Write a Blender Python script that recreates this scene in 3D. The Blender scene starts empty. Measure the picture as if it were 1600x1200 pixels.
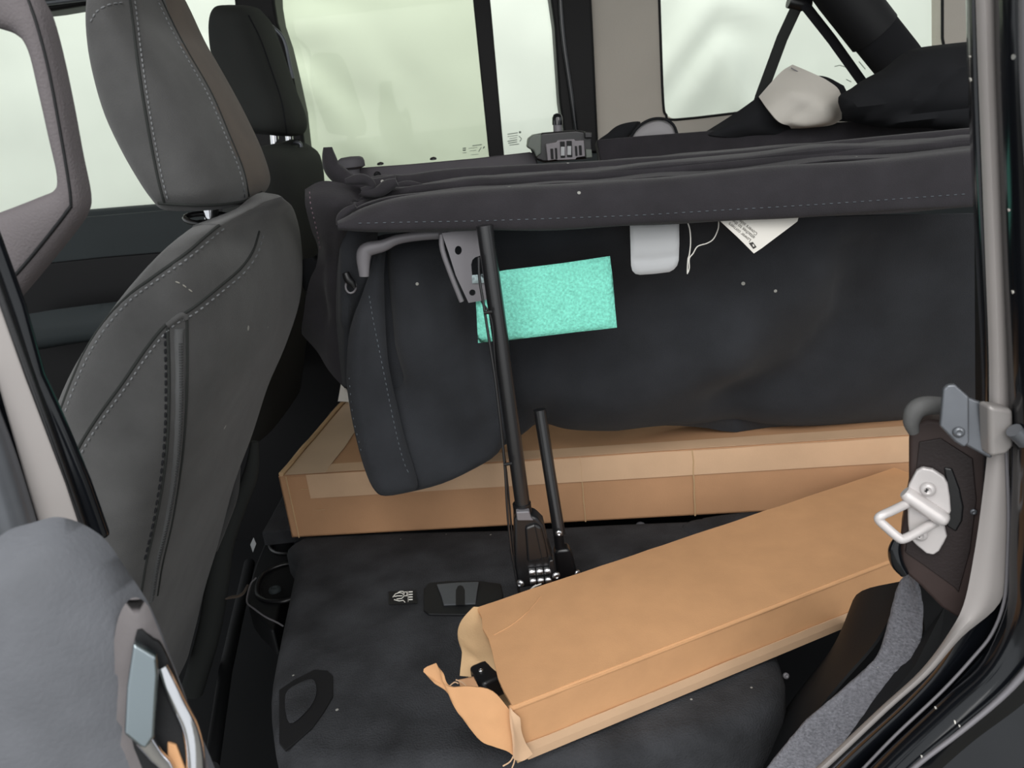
import bpy, bmesh, math, random
from mathutils import Vector, Matrix, noise
from mathutils.bvhtree import BVHTree
from mathutils.geometry import delaunay_2d_cdt
random.seed(4)
SC = bpy.context.scene
COL = SC.collection
V = Vector

# ------------------------------------------------------------------ camera
FPX = 1200.0
PITCH, ROLL = math.radians(18), math.radians(6.5)
EYE = V((0, -0.55, 1.45))
_F = V((0, math.cos(PITCH), -math.sin(PITCH)))
_R0 = V((1, 0, 0)); _U0 = V((0, math.sin(PITCH), math.cos(PITCH)))
_R = math.cos(ROLL)*_R0 - math.sin(ROLL)*_U0
_U = math.sin(ROLL)*_R0 + math.cos(ROLL)*_U0
cam = bpy.data.cameras.new('camera'); camo = bpy.data.objects.new('camera', cam); COL.objects.link(camo)
cam.sensor_width = 36; cam.lens = 36*FPX/1600; cam.clip_start = 0.02
camo.matrix_world = Matrix(((_R.x, _U.x, -_F.x, EYE.x), (_R.y, _U.y, -_F.y, EYE.y), (_R.z, _U.z, -_F.z, EYE.z), (0, 0, 0, 1)))
cam.dof.use_dof = True; cam.dof.focus_distance = 1.0; cam.dof.aperture_fstop = 11
SC.camera = camo
# ------------------------------------------------------------------ world, lights, exposure
w = bpy.data.worlds.new('world'); SC.world = w; w.use_nodes = True
bg = w.node_tree.nodes['Background']; bg.inputs[0].default_value = (0.93, 0.97, 1.0, 1); bg.inputs[1].default_value = 0.95
def area(name, loc, target, size, power, color):
    l = bpy.data.lights.new(name, 'AREA'); l.energy = power; l.size = size; l.color = color
    o = bpy.data.objects.new(name, l); COL.objects.link(o); o.location = loc
    o.rotation_euler = (V(target)-V(loc)).to_track_quat('-Z', 'Y').to_euler()
area('unseen_lamp', (-0.6, -3.0, 2.9), (0, 0.6, 1.15), 3.0, 66, (1.0, 0.98, 0.95))  # unseen soft lamp, set low to brighten the cabin under the roof
area('unseen_lamp', (-0.5, -1.5, 3.7), (0, 0.4, 1.0), 1.6, 42, (1.0, 0.98, 0.95))  # unseen high lamp, split off to keep box fronts darker
area('unseen_lamp', (-0.4, 1.6, 4.9), (0, 3.3, 1.3), 2.5, 84, (1.0, 1.0, 0.96))  # unseen lamp added to brighten the sheeting behind the car
area('unseen_lamp', (1.5, -1.9, 2.6), (0.2, 0.6, 1.0), 0.9, 16, (1.0, 0.96, 0.92))
SC.view_settings.view_transform = 'Standard'; SC.view_settings.look = 'None'
SC.view_settings.gamma = 1; SC.view_settings.use_curve_mapping = False; SC.view_settings.exposure = 0.0

# ------------------------------------------------------------------ geometry from sight lines
def ray(px, py): return _F + (px-800)/FPX*_R - (py-600)/FPX*_U
def at(px, py, Y):
    d = ray(px, py); return EYE + d*((Y-EYE.y)/d.y)
def atz(px, py, z):
    d = ray(px, py); return EYE + d*((z-EYE.z)/d.z)
def proj(p):
    q = p-EYE; f = q.dot(_F); return 800+FPX*q.dot(_R)/f, 600-FPX*q.dot(_U)/f
class Plane:
    def __init__(s, p, n):
        s.p = V(p); s.n = V(n).normalized()
        if s.n.dot(EYE-s.p) < 0: s.n = -s.n
    def at(s, px, py):
        d = ray(px, py); return EYE + d*((s.p-EYE).dot(s.n)/d.dot(s.n))
    def basis(s):
        u = V((0, 0, 1)).cross(s.n)
        if u.length < .1: u = V((1, 0, 0))
        u.normalize(); return u, s.n.cross(u)
def PlY(Y): return Plane((0, Y, 0), (0, -1, 0))
def PlZ(z): return Plane((0, 0, z), (0, 0, 1))

# ------------------------------------------------------------------ materials
def lin(c):
    r = []
    for v in c:
        v = v/255; r.append(v/12.92 if v <= .04045 else ((v+.055)/1.055)**2.4)
    return (*r, 1)
MATS = {}
def mat(name, rgb, rough=.8, metal=0, var=.12, vs=8, bs=400, bst=.15, lint=0, sheen=0, spec=.3, coat=0, stretch=None):
    if name in MATS: return MATS[name]
    m = bpy.data.materials.new(name); m.use_nodes = True; MATS[name] = m
    nt = m.node_tree; N = nt.nodes; L = nt.links; p = N['Principled BSDF']
    p.inputs['Roughness'].default_value = rough; p.inputs['Metallic'].default_value = metal
    p.inputs['Specular IOR Level'].default_value = spec
    if sheen: p.inputs['Sheen Weight'].default_value = sheen; p.inputs['Sheen Roughness'].default_value = .5
    if coat: p.inputs['Coat Weight'].default_value = coat; p.inputs['Coat Roughness'].default_value = .06
    tc = N.new('ShaderNodeTexCoord'); src = tc.outputs['Object']
    if stretch:
        mp = N.new('ShaderNodeMapping'); mp.inputs['Scale'].default_value = stretch; L.new(src, mp.inputs[0]); src2 = mp.outputs[0]
    else: src2 = src
    c = lin(rgb); no = N.new('ShaderNodeTexNoise'); no.inputs['Scale'].default_value = vs; no.inputs['Detail'].default_value = 6
    L.new(src2, no.inputs['Vector'])
    cr = N.new('ShaderNodeValToRGB'); e = cr.color_ramp.elements
    e[0].position = .3; e[1].position = .7
    e[0].color = tuple(x*(1-var) for x in c[:3])+(1,); e[1].color = tuple(min(1, x*(1+var)) for x in c[:3])+(1,)
    L.new(no.outputs['Fac'], cr.inputs[0]); out = cr.outputs[0]
    if lint:
        vo = N.new('ShaderNodeTexVoronoi'); vo.inputs['Scale'].default_value = lint; L.new(src, vo.inputs['Vector'])
        ma = N.new('ShaderNodeMath'); ma.operation = 'LESS_THAN'; ma.inputs[1].default_value = .055; L.new(vo.outputs['Distance'], ma.inputs[0])
        sx = N.new('ShaderNodeSeparateColor'); L.new(vo.outputs['Color'], sx.inputs[0])
        m2 = N.new('ShaderNodeMath'); m2.operation = 'GREATER_THAN'; m2.inputs[1].default_value = .72; L.new(sx.outputs[0], m2.inputs[0])
        m3 = N.new('ShaderNodeMath'); m3.operation = 'MULTIPLY'; L.new(ma.outputs[0], m3.inputs[0]); L.new(m2.outputs[0], m3.inputs[1])
        mx = N.new('ShaderNodeMix'); mx.data_type = 'RGBA'; L.new(m3.outputs[0], mx.inputs[0]); L.new(out, mx.inputs[6])
        mx.inputs[7].default_value = lin((150, 150, 145)); out = mx.outputs[2]
    L.new(out, p.inputs['Base Color'])
    if bst:
        n2 = N.new('ShaderNodeTexNoise'); n2.inputs['Scale'].default_value = bs; n2.inputs['Detail'].default_value = 3; L.new(src2, n2.inputs['Vector'])
        b = N.new('ShaderNodeBump'); b.inputs['Strength'].default_value = bst; b.inputs['Distance'].default_value = .002
        L.new(n2.outputs['Fac'], b.inputs['Height']); L.new(b.outputs[0], p.inputs['Normal'])
    return m
def glass(name, tint, alpha):
    m = bpy.data.materials.new(name); m.use_nodes = True; N = m.node_tree.nodes; L = m.node_tree.links
    N.remove(N['Principled BSDF']); t = N.new('ShaderNodeBsdfTransparent'); t.inputs[0].default_value = lin(tint)
    g = N.new('ShaderNodeBsdfGlossy'); g.inputs['Roughness'].default_value = .03; mx = N.new('ShaderNodeMixShader'); mx.inputs[0].default_value = alpha
    L.new(t.outputs[0], mx.inputs[1]); L.new(g.outputs[0], mx.inputs[2]); L.new(mx.outputs[0], N['Material Output'].inputs[0]); return m
M_seat = mat('grey_seat_fabric', (71, 71, 71), .95, var=.16, vs=22, bs=700, bst=.25, sheen=.15, lint=18)
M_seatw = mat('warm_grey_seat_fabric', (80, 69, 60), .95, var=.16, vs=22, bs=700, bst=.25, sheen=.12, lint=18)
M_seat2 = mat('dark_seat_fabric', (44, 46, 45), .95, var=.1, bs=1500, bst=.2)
M_band = mat('black_canvas', (40, 38, 42), .9, var=.16, vs=24, bs=800, bst=.4, lint=24, sheen=.12)
M_hang = mat('black_lining_fabric', (40, 42, 46), .95, var=.2, vs=12, bs=800, bst=.4, lint=20, sheen=.06)
M_dark = mat('dark_fabric', (27, 28, 31), .95, var=.15, bs=1200, bst=.2, lint=20)
M_carp = mat('charcoal_carpet', (48, 49, 52), 1, var=.4, vs=16, bs=420, bst=1, lint=26)
M_strip = mat('grey_carpet', (116, 116, 122), 1, var=.26, vs=340, bs=380, bst=1.0, lint=70)
M_board = mat('cardboard', (197, 150, 108), .85, var=.045, vs=30, bs=500, bst=.12, stretch=(1, 1, 1))
M_board2 = mat('older_cardboard', (180, 138, 103), .85, var=.08, vs=10, bs=400, bst=.12)
M_inner = mat('cardboard_inside', (190, 158, 120), .9, var=.08, vs=20, bs=300, bst=.2)
M_tape = mat('paper_tape', (202, 168, 136), .7, var=.06, vs=14, bs=300, bst=.1)
M_tape2 = mat('clear_brown_tape', (200, 172, 144), .5, var=.05, vs=10, bs=60, bst=.1)
M_foam = mat('aqua_foam', (124, 212, 192), .9, var=.2, vs=300, bs=260, bst=1.0)
M_tube = mat('black_powder_coat', (26, 26, 28), .3, var=.05, bs=900, bst=.04, spec=.9)
M_plas = mat('black_plastic', (21, 21, 23), .35, var=.08, bs=600, bst=.05, spec=.6)
M_matp = mat('matt_black_plastic', (22, 23, 25), .6, var=.08, bs=600, bst=.1)
M_blk = mat('black_window_trim', (12, 12, 14), .5, bst=0, spec=.25)
M_gloss = mat('black_paint', (13, 15, 19), .16, var=.2, vs=12, bst=0, spec=.5, coat=.15, lint=30)
M_cream = mat('pale_grey_paint', (150, 145, 143), .45, var=.04, vs=14, bst=0, spec=.5)
M_hchr = mat('satin_chrome', (150, 160, 164), .22, 1, var=.02, bst=0)
M_chr = mat('chrome', (225, 225, 228), .12, 1, var=.02, bst=0)
M_steel = mat('bright_steel', (200, 200, 202), .35, 1, var=.08, vs=60, bst=0)
M_gmet = mat('grey_painted_metal', (118, 116, 120), .45, .2, var=.05, bst=.03)
M_brk = mat('grey_bracket_metal', (104, 107, 112), .35, .55, var=.1, vs=30, bst=0)
M_zinc = mat('pale_striker_metal', (198, 193, 192), .38, .15, var=.05, vs=40, bst=0, spec=.6)
M_trim = mat('grey_moulded_trim', (98, 93, 95), .75, var=.04, vs=10, bs=500, bst=.35)
M_door = mat('grey_door_plastic', (92, 94, 99), .7, var=.1, vs=30, bs=350, bst=.2, lint=20)
M_doorw = mat('grey_door_plastic_inner', (98, 94, 95), .65, var=.05, bst=.1)
M_hard = mat('grey_hardtop', (204, 198, 188), .85, var=.03, bs=300, bst=.15)
M_sill = mat('dark_door_trim', (46, 52, 54), .7, var=.06, bs=400, bst=.1)
M_tab = mat('pale_grey_plastic', (168, 170, 172), .5, var=.03, bst=.02)
M_paper = mat('white_paper', (216, 213, 206), .8, var=.03, bst=.05)
M_ink = mat('dark_ink', (62, 60, 58), .8, bst=0)
M_inkl = mat('grey_ink', (120, 118, 112), .8, bst=0)
M_etch = mat('grey_etching', (120, 132, 122), .8, bst=0)
M_wht = mat('white_cloth', (196, 192, 184), .85, var=.04, bs=900, bst=.2)
M_grc = mat('grey_cloth', (150, 148, 150), .9, var=.05, bst=.1)
M_thr = mat('seat_thread', (112, 114, 116), .8, bst=0)
M_thrd = mat('faint_thread', (86, 92, 98), .8, bst=0)
M_thrw = mat('white_thread', (210, 208, 202), .8, bst=0)
M_brown = mat('brown_dusty_paint', (58, 47, 45), .5, var=.15, vs=20, bst=.05)
M_curt = mat('pale_green_sheeting', (224, 230, 220), .9, var=.04, vs=3, bst=0)
M_conc = mat('concrete', (120, 118, 112), .9, var=.15, vs=4, bs=60, bst=.2)
M_glass = glass('greenish_glass', (240, 243, 234), .012)
M_glass2 = glass('clear_glass', (253, 254, 252), .012)

# ------------------------------------------------------------------ object builders
def thing(name, label, cat, loc, group=None):
    o = bpy.data.objects.new(name, None); COL.objects.link(o); o.location = loc; o.empty_display_size = .05
    o['label'] = label; o['category'] = cat
    if group: o['group'] = group
    return o
def wloc(o):
    v = V((0, 0, 0))
    while o: v += o.location; o = o.parent
    return v
def mk(name, vs, fs, m, parent=None, smooth=True, bevel=0, label=None, cat=None, kind=None, solid=0, group=None, mats=None, mfn=None, subsurf=0):
    off = wloc(parent) if parent else (sum((V(v) for v in vs), V())/len(vs))
    me = bpy.data.meshes.new(name); me.from_pydata([tuple(V(v)-off) for v in vs], [], fs)
    bm = bmesh.new(); bm.from_mesh(me); bmesh.ops.remove_doubles(bm, verts=bm.verts, dist=1e-6); bmesh.ops.recalc_face_normals(bm, faces=bm.faces); bm.to_mesh(me); bm.free()
    me.materials.append(m)
    if mats:
        for x in mats: me.materials.append(x)
        for p in me.polygons: p.material_index = mfn(p, off)
    for p in me.polygons: p.use_smooth = smooth
    o = bpy.data.objects.new(name, me); COL.objects.link(o)
    if parent: o.parent = parent
    else: o.location = off
    if solid:
        s = o.modifiers.new('solid', 'SOLIDIFY'); s.thickness = solid; s.offset = 0
        es = o.modifiers.new('split', 'EDGE_SPLIT'); es.split_angle = .9
    if bevel:
        b = o.modifiers.new('bevel', 'BEVEL'); b.width = bevel; b.segments = 3; b.harden_normals = True; b.limit_method = 'ANGLE'; b.angle_limit = .6
        for p in me.polygons: p.use_smooth = True
    if bevel or not smooth:
        pass
    if subsurf: s = o.modifiers.new('sub', 'SUBSURF'); s.levels = s.render_levels = subsurf
    if label: o['label'] = label
    if cat: o['category'] = cat
    if kind: o['kind'] = kind
    if group: o['group'] = group
    if smooth or bevel:
        try: me.set_sharp_from_angle(angle=.9)
        except Exception: pass
    return o
def cr(pts, n, closed=False):
    pts = [V(p) for p in pts]; N = len(pts); out = []
    R = range(N) if closed else range(N-1)
    for i in R:
        if closed: a, b, c, d = pts[i-1], pts[i], pts[(i+1) % N], pts[(i+2) % N]
        else:
            b, c = pts[i], pts[i+1]; a = pts[i-1] if i else b*2-c; d = pts[i+2] if i+2 < N else c*2-b
        for k in range(n):
            t = k/n; out.append(.5*((2*b)+(-a+c)*t+(2*a-5*b+4*c-d)*t*t+(-a+3*b-3*c+d)*t**3))
    if not closed: out.append(pts[-1])
    return out
def P2(l): return [V((x, y, 0)) for x, y in l]
def smooth2(l, n=4, closed=True): return [(p.x, p.y) for p in cr(P2(l), n, closed)]
def slab(name, out, pl, th, m, parent=None, bevel=0, smo=0, lift=0, **k):
    """outline on a real plane, given thickness behind it"""
    if smo: out = smooth2(out, smo)
    f = [pl.at(x, y)+pl.n*lift for x, y in out]; n = len(f)
    vs = f+[p-pl.n*th for p in f]
    fs = [list(range(n)), list(range(2*n-1, n-1, -1))]+[[i, (i+1) % n, (i+1) % n+n, i+n] for i in range(n)]
    return mk(name, vs, fs, m, parent, smooth=False, bevel=bevel, **k)
def tube(name, pts, r, m, parent=None, seg=12, sm=0, closed=False, flat=1, up=None, **k):
    pts = [V(p) for p in pts]
    if sm: 
        if isinstance(r, (list, tuple)):
            rr = [V((x, 0, 0)) for x in r]; r = [q.x for q in cr(rr, sm, closed)]
        pts = cr(pts, sm, closed)
    n = len(pts); R = r if isinstance(r, (list, tuple)) else [r]*n
    vs = []; fs = []; a = None
    for i, p in enumerate(pts):
        if closed: t = (pts[(i+1) % n]-pts[i-1]).normalized()
        else: t = (pts[min(i+1, n-1)]-pts[max(i-1, 0)]).normalized()
        if a is None:
            a = V(up) if up else (V((0, 0, 1)) if abs(t.z) < .9 else V((0, 1, 0)))
        a = (a-t*a.dot(t)).normalized(); b = t.cross(a)
        for j in range(seg):
            th = 2*math.pi*j/seg; vs.append(p+(a*math.cos(th)*flat+b*math.sin(th))*R[i])
    for i in range(n if closed else n-1):
        for j in range(seg):
            i2 = (i+1) % n; fs.append([i*seg+j, i*seg+(j+1) % seg, i2*seg+(j+1) % seg, i2*seg+j])
    if not closed: fs += [list(range(seg-1, -1, -1)), list(range((n-1)*seg, n*seg))]
    return mk(name, vs, fs, m, parent, **k)
def pdist(px, py, line):
    best = 1e9
    for (x0, y0), (x1, y1) in zip(line[:-1], line[1:]):
        dx, dy = x1-x0, y1-y0; t = max(0, min(1, ((px-x0)*dx+(py-y0)*dy)/(dx*dx+dy*dy+1e-9)))
        best = min(best, math.hypot(px-x0-t*dx, py-y0-t*dy))
    return best
def foldh(p, folds):
    if not folds: return 0
    x, y = proj(p); h = 0
    for line, wd, dp in folds: h += dp*math.exp(-(pdist(x, y, line)/wd)**2)
    return h
def grid_faces(nu, nv): return [[i*nv+j, i*nv+j+1, (i+1)*nv+j+1, (i+1)*nv+j] for i in range(nu-1) for j in range(nv-1)]
def sheet(name, rows, m, parent=None, n=6, mm=6, thick=.003, folds=None, wob=0, wf=8, pts3=False, **k):
    """rows of (px,py,depth Y) control points, smooth interpolated cloth with folds and thickness"""
    g = [cr([V(c) if pts3 else at(*c) for c in r], mm) for r in rows]
    cols = [cr([g[i][j] for i in range(len(g))], n) for j in range(len(g[0]))]
    nu, nv = len(cols), len(cols[0]); vs = []
    for i in range(nu):
        for j in range(nv):
            p = cols[i][j]; du = cols[min(i+1, nu-1)][j]-cols[max(i-1, 0)][j]; dv = cols[i][min(j+1, nv-1)]-cols[i][max(j-1, 0)]
            nn = du.cross(dv)
            if nn.length < 1e-9: nn = EYE-p
            nn.normalize()
            if nn.dot(EYE-p) < 0: nn = -nn
            h = foldh(p, folds)
            if wob: h += wob*noise.noise(p*wf)
            vs.append(p+nn*h)
    return mk(name, vs, grid_faces(nu, nv), m, parent, solid=thick, **k)
def inside(x, y, poly):
    c = False; j = len(poly)-1
    for i in range(len(poly)):
        xi, yi = poly[i]; xj, yj = poly[j]
        if (yi > y) != (yj > y) and x < (xj-xi)*(y-yi)/(yj-yi)+xi: c = not c
        j = i
    return c
def puff(name, out, pl, m, parent=None, h=.02, r=.03, back=.02, sp=.012, smo=4, folds=None, tilt=None, wob=0, wf=20, **k):
    """padded body: outline on a plane, domed front and back"""
    if smo: out = smooth2(out, smo)
    u, v = pl.basis(); q = [pl.at(x, y)-pl.p for x, y in out]; poly = [(a.dot(u), a.dot(v)) for a in q]
    rs = []
    for (x0, y0), (x1, y1) in zip(poly, poly[1:]+poly[:1]):
        L = math.hypot(x1-x0, y1-y0); c = max(1, int(L/sp))
        for i in range(c): rs.append((x0+(x1-x0)*i/c, y0+(y1-y0)*i/c))
    nb = len(rs); pts = list(rs); xs = [a for a, _ in rs]; ys = [b for _, b in rs]
    def dd(x, y):
        return pdist(x, y, rs+[rs[0]])
    D = [0]*nb
    y = min(ys); row = 0
    while y < max(ys):
        x = min(xs)+(sp/2 if row % 2 else 0)
        while x < max(xs):
            if inside(x, y, rs):
                d = dd(x, y)
                if d > sp*.45: pts.append((x, y)); D.append(d)
            x += sp
        y += sp*.87; row += 1
    # extra rings close to the edge give a round border
    res = delaunay_2d_cdt([V(p) for p in pts], [], [list(range(nb))], 1, 1e-7)
    vv, ff = res[0], res[2]; n = len(vv); fr = []; bk = []
    dk = [0 if i < nb else dd(*vv[i]) for i in range(n)] if n != len(pts) else D
    for i, a in enumerate(vv):
        s = math.sqrt(max(0, 1-(1-min(dk[i]/r, 1))**2)); base = pl.p+u*a.x+v*a.y
        if tilt: base = base+pl.n*tilt(a.x, a.y)
        hh = h*s+(foldh(base, folds)+(wob*noise.noise(base*wf) if wob else 0))*min(1, s*1.5)
        fr.append(base+pl.n*hh); bk.append(base-pl.n*back*s)
    fs = [list(f) for f in ff]+[[x+n for x in reversed(f)] for f in ff]
    return mk(name, fr+bk, fs, m, parent, **k)
def loft(name, rows, Yc, hx, hy, e, m, parent=None, seg=40, sm=4, tiltY=0, **k):
    """rows of left/right silhouette points (pxL,pyL,pxR,pyR): sections are superellipses hx by hy of a real solid at Y=Yc"""
    secs = []
    for row in rows:
        L = at(row[0], row[1], Yc); Rr = at(row[2], row[3], Yc); c = (L+Rr)/2; wd = (Rr-L).length/2
        ax = (Rr-L)/2; ax = ax/ax.length
        vd = (c-EYE); vd.z = 0; vd.normalize(); u = V((vd.y, -vd.x, 0))
        f = row[4] if len(row) > 4 else 1
        best = 0; sh = []
        for j in range(seg):
            t = 2*math.pi*j/seg; ct, st = math.cos(t), math.sin(t)
            x = hx*math.copysign(abs(ct)**(2/e), ct); y = hy*f*math.copysign(abs(st)**(2/e), st)
            sh.append((x, y)); best = max(best, abs(x*u.x+y*u.y))
        slope = ax.z/max(ax.x, .2); s, sc = hx, 1.0; cc = c.copy()
        for _ in range(12):
            xx = [proj(V((cc.x+x/hx*s, cc.y+y*sc, cc.z+slope*x/hx*s)))[0] for x, y in sh]
            lo, hi = min(xx), max(xx); want = row[2]-row[0]; k_ = want/(hi-lo)
            s = max(.02, s*(1+(k_-1)*1.4))
            if s <= .021: sc *= k_
            cc.x += ((row[0]+row[2])/2-(lo+hi)/2)/FPX*(cc-EYE).dot(_F)
        c = cc
        secs.append([V((c.x+x/hx*s, c.y+y*(sc), c.z+slope*x/hx*s)) for x, y in sh])
    cols = [cr([s[j] for s in secs], sm) for j in range(seg)]
    n = len(cols[0]); vs = [cols[j][i] for i in range(n) for j in range(seg)]
    fs = [[i*seg+j, i*seg+(j+1) % seg, (i+1)*seg+(j+1) % seg, (i+1)*seg+j] for i in range(n-1) for j in range(seg)]
    for b, rev in ((0, True), (n-1, False)):
        c = sum((vs[b*seg+j] for j in range(seg)), V())/seg; vs.append(c); ci = len(vs)-1
        for j in range(seg): fs.append([b*seg+j, b*seg+(j+1) % seg, ci])
    return mk(name, vs, fs, m, parent, **k)
def box3(name, c, sx, sy, sz, m, parent=None, rz=0, bevel=.002, **k):
    vs = []; R = Matrix.Rotation(rz, 3, 'Z')
    for z in (-1, 1):
        for x, y in ((-1, -1), (1, -1), (1, 1), (-1, 1)): vs.append(V(c)+R @ V((x*sx/2, y*sy/2, z*sz/2)))
    return mk(name, vs, [[3, 2, 1, 0], [4, 5, 6, 7], [0, 1, 5, 4], [1, 2, 6, 5], [2, 3, 7, 6], [3, 0, 4, 7]], m, parent, smooth=False, bevel=bevel, **k)
def bvh(objs):
    bpy.context.view_layer.update(); dg = bpy.context.evaluated_depsgraph_get(); vs = []; fs = []
    for o in objs:
        ev = o.evaluated_get(dg); me = ev.to_mesh(); off = wloc(o); b = len(vs)
        vs += [v.co+off for v in me.vertices]; fs += [[b+i for i in p.vertices] for p in me.polygons]; ev.to_mesh_clear()
    return BVHTree.FromPolygons(vs, fs)
def hit(T, px, py):
    d = ray(px, py).normalized(); l, n, i, _ = T.ray_cast(EYE, d)
    if l is None: return None
    if n.dot(d) > 0: n = -n
    return l, n
def stitches(name, T, line, m, parent, dash=9, gap=6, r=.0011, lift=.0006, sm=6, jit=0):
    line = smooth2(line, sm, False); vs = []; fs = []; acc = 0; pts = []
    for (x0, y0), (x1, y1) in zip(line[:-1], line[1:]):
        L = math.hypot(x1-x0, y1-y0)
        for i in range(max(1, int(L))): t = i/max(1, int(L)); pts.append((x0+(x1-x0)*t, y0+(y1-y0)*t))
    i = 0
    while i+dash < len(pts):
        a, b = hit(T, *pts[i]), hit(T, *pts[i+dash])
        if a and b and (a[0]-b[0]).length < .05:
            p, q = a[0]+a[1]*lift, b[0]+b[1]*lift; t = (q-p).normalized(); nn = a[1]; bb = t.cross(nn).normalized(); base = len(vs)
            for s, rr in ((0, .5), (.2, 1), (.8, 1), (1, .5)):
                for j in range(6):
                    th = j*math.pi/3; vs.append(p.lerp(q, s)+(nn*math.cos(th)+bb*math.sin(th))*r*rr)
            for s in range(3):
                for j in range(6): fs.append([base+s*6+j, base+s*6+(j+1) % 6, base+(s+1)*6+(j+1) % 6, base+(s+1)*6+j])
            fs += [[base+j for j in range(6)], [base+18+j for j in range(6)]]
        i += dash+gap
    if vs: return mk(name, vs, fs, m, parent, kind='stuff')
def surfline(name, T, line, r, m, parent, sm=6, lift=0, step=1, **k):
    line = smooth2(line, sm, False); pts = []
    for q in line[::step]:
        h = hit(T, *q)
        if h and (not pts or (h[0]-pts[-1]).length < .12): pts.append(h[0]+h[1]*lift)
    if len(pts) > 2: return tube(name, pts, r, m, parent, seg=8, **k)
def text(name, s, o3, xd, yd, size, m, parent, ext=.0002):
    cu = bpy.data.curves.new(name, 'FONT'); cu.body = s; cu.size = size; cu.extrude = ext/size*size; cu.align_x = 'LEFT'
    t = bpy.data.objects.new(name, cu); COL.objects.link(t); bpy.context.view_layer.update()
    me = bpy.data.meshes.new_from_object(t.evaluated_get(bpy.context.evaluated_depsgraph_get())); bpy.data.objects.remove(t)
    x = V(xd).normalized(); y = V(yd); y = (y-x*y.dot(x)).normalized(); z = x.cross(y); off = wloc(parent)
    for v in me.vertices: v.co = V(o3)-off+x*v.co.x+y*v.co.y+z*v.co.z
    me.materials.clear(); me.materials.append(m); o = bpy.data.objects.new(name, me); COL.objects.link(o); o.parent = parent; return o
def screw(name, c, n, r, m, parent, cross=True, **k):
    n = V(n).normalized(); a = n.orthogonal().normalized(); b = n.cross(a); vs = []; fs = []
    prof = [(1, 0), (1, .25), (.85, .5), (.5, .62), (.3, .45)]
    for rr, h in prof:
        for j in range(16): t = j*math.pi/8; vs.append(V(c)+(a*math.cos(t)+b*math.sin(t))*r*rr+n*h*r)
    for i in range(4):
        for j in range(16): fs.append([i*16+j, i*16+(j+1) % 16, (i+1)*16+(j+1) % 16, (i+1)*16+j])
    fs.append([64+j for j in range(16)])
    return mk(name, vs, fs, m, parent, **k)
def struct(o): o['kind'] = 'structure'; return o

#SCENE
# ================================================================== SETTING
struct(box3('floor', (0, 1.2, -.02), 14, 9, .04, M_conc))
# sheeting hung behind the car
g = []
for i in range(241):
    for j in range(91):
        x = -4.2+i*.035; z = -.0+j*.04
        y = 3.3+.04*math.sin(x*1.6)+.02*noise.noise(V((x*1.6, 0, z*.7)))+.014*noise.noise(V((x*2.6+z*2.2, 3, z*2.2-x)))
        cx, cz = -.9, 1.4
        dx = x-cx; y += .015*math.sin((abs(dx)*1.1+z)*16+noise.noise(V((x*3, 1, z*3)))*4)*math.exp(-dx*dx*5)*(1 if 1 < z < 2.6 else .3)
        dx = x-1.15; y += .013*math.sin((abs(dx)*1.1+z)*18+noise.noise(V((x*3, 5, z*3)))*4)*math.exp(-dx*dx*8)
        g.append(V((x, y, z)))
struct(mk('wall_back', g, grid_faces(241, 91), M_curt, solid=.004))
# car shell: far side
FW = PlY(1.5)
struct(slab('trim_1', [(918, -60), (1028, -60), (1036, 160), (1041, 180), (1056, 187), (1180, 173), (1300, 160), (1472, 141), (1472, -60), (1530, -60), (1560, 235), (934, 232)], FW, .05, M_hard, bevel=.004))
struct(tube('window_seal', [FW.at(x, y)+V((0, -.001, 0)) for x, y in smooth2([(1028, -60), (1032, 60), (1036, 160), (1041, 180), (1056, 187), (1180, 173), (1300, 160), (1472, 141), (1472, 60), (1472, -60)], 3, False)], .0035, M_matp, seg=6))
w1 = struct(slab('window_1', [(1020, -60), (1480, -60), (1480, 150), (1030, 200)], PlY(1.53), .004, M_glass2))
w2 = struct(slab('window_2', [(400, -60), (760, -60), (785, 262), (420, 290)], PlY(1.53), .004, M_glass))
w3 = struct(slab('window_3', [(755, -60), (880, -60), (900, 250), (775, 260)], PlY(1.535), .004, M_glass2))
w4 = struct(slab('window_4', [(-180, -80), (440, -80), (440, 310), (-180, 352)], PlY(1.56), .004, M_glass2))
struct(slab('trim_2', [(733, -60), (760, -60), (768, 20), (788, 245), (792, 290), (770, 290), (764, 245), (741, 20)], PlY(1.5), .03, M_blk, bevel=.004))
struct(slab('trim_3', [(852, -60), (922, -60), (928, 60), (936, 240), (886, 240), (874, 160), (866, 40)], PlY(1.47), .08, M_blk, bevel=.008))
struct(tube('trim_4', [at(873, -30, 1.465), at(880, 60, 1.465), at(893, 150, 1.465), at(900, 205, 1.465)], .006, M_gloss, seg=8, sm=4))
struct(slab('trim_5', [(360, -60), (426, -60), (429, 5), (434, 35), (446, 70), (458, 120), (470, 175), (484, 300), (390, 300)], PlY(1.44), .09, M_blk, bevel=.01))
struct(tube('trim_6', [at(x, y, 1.4) for x, y in [(404, 20), (418, 35), (438, 53), (446, 68), (452, 95), (458, 122)]], .004, M_brk, seg=8, sm=4))
struct(slab('trim_7', [(-200, -80), (480, -110), (480, -40), (300, -12), (146, 6), (80, 17), (-200, 48)], PlY(1.5), .08, M_blk, bevel=.01))
struct(tube('rail_highlight', [at(-200, 36, 1.48), at(74, 4, 1.48), at(146, -5, 1.48), at(300, -24, 1.48)], .007, M_brk, seg=8))  # grey tube standing in for the highlight along the roof rail
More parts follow.
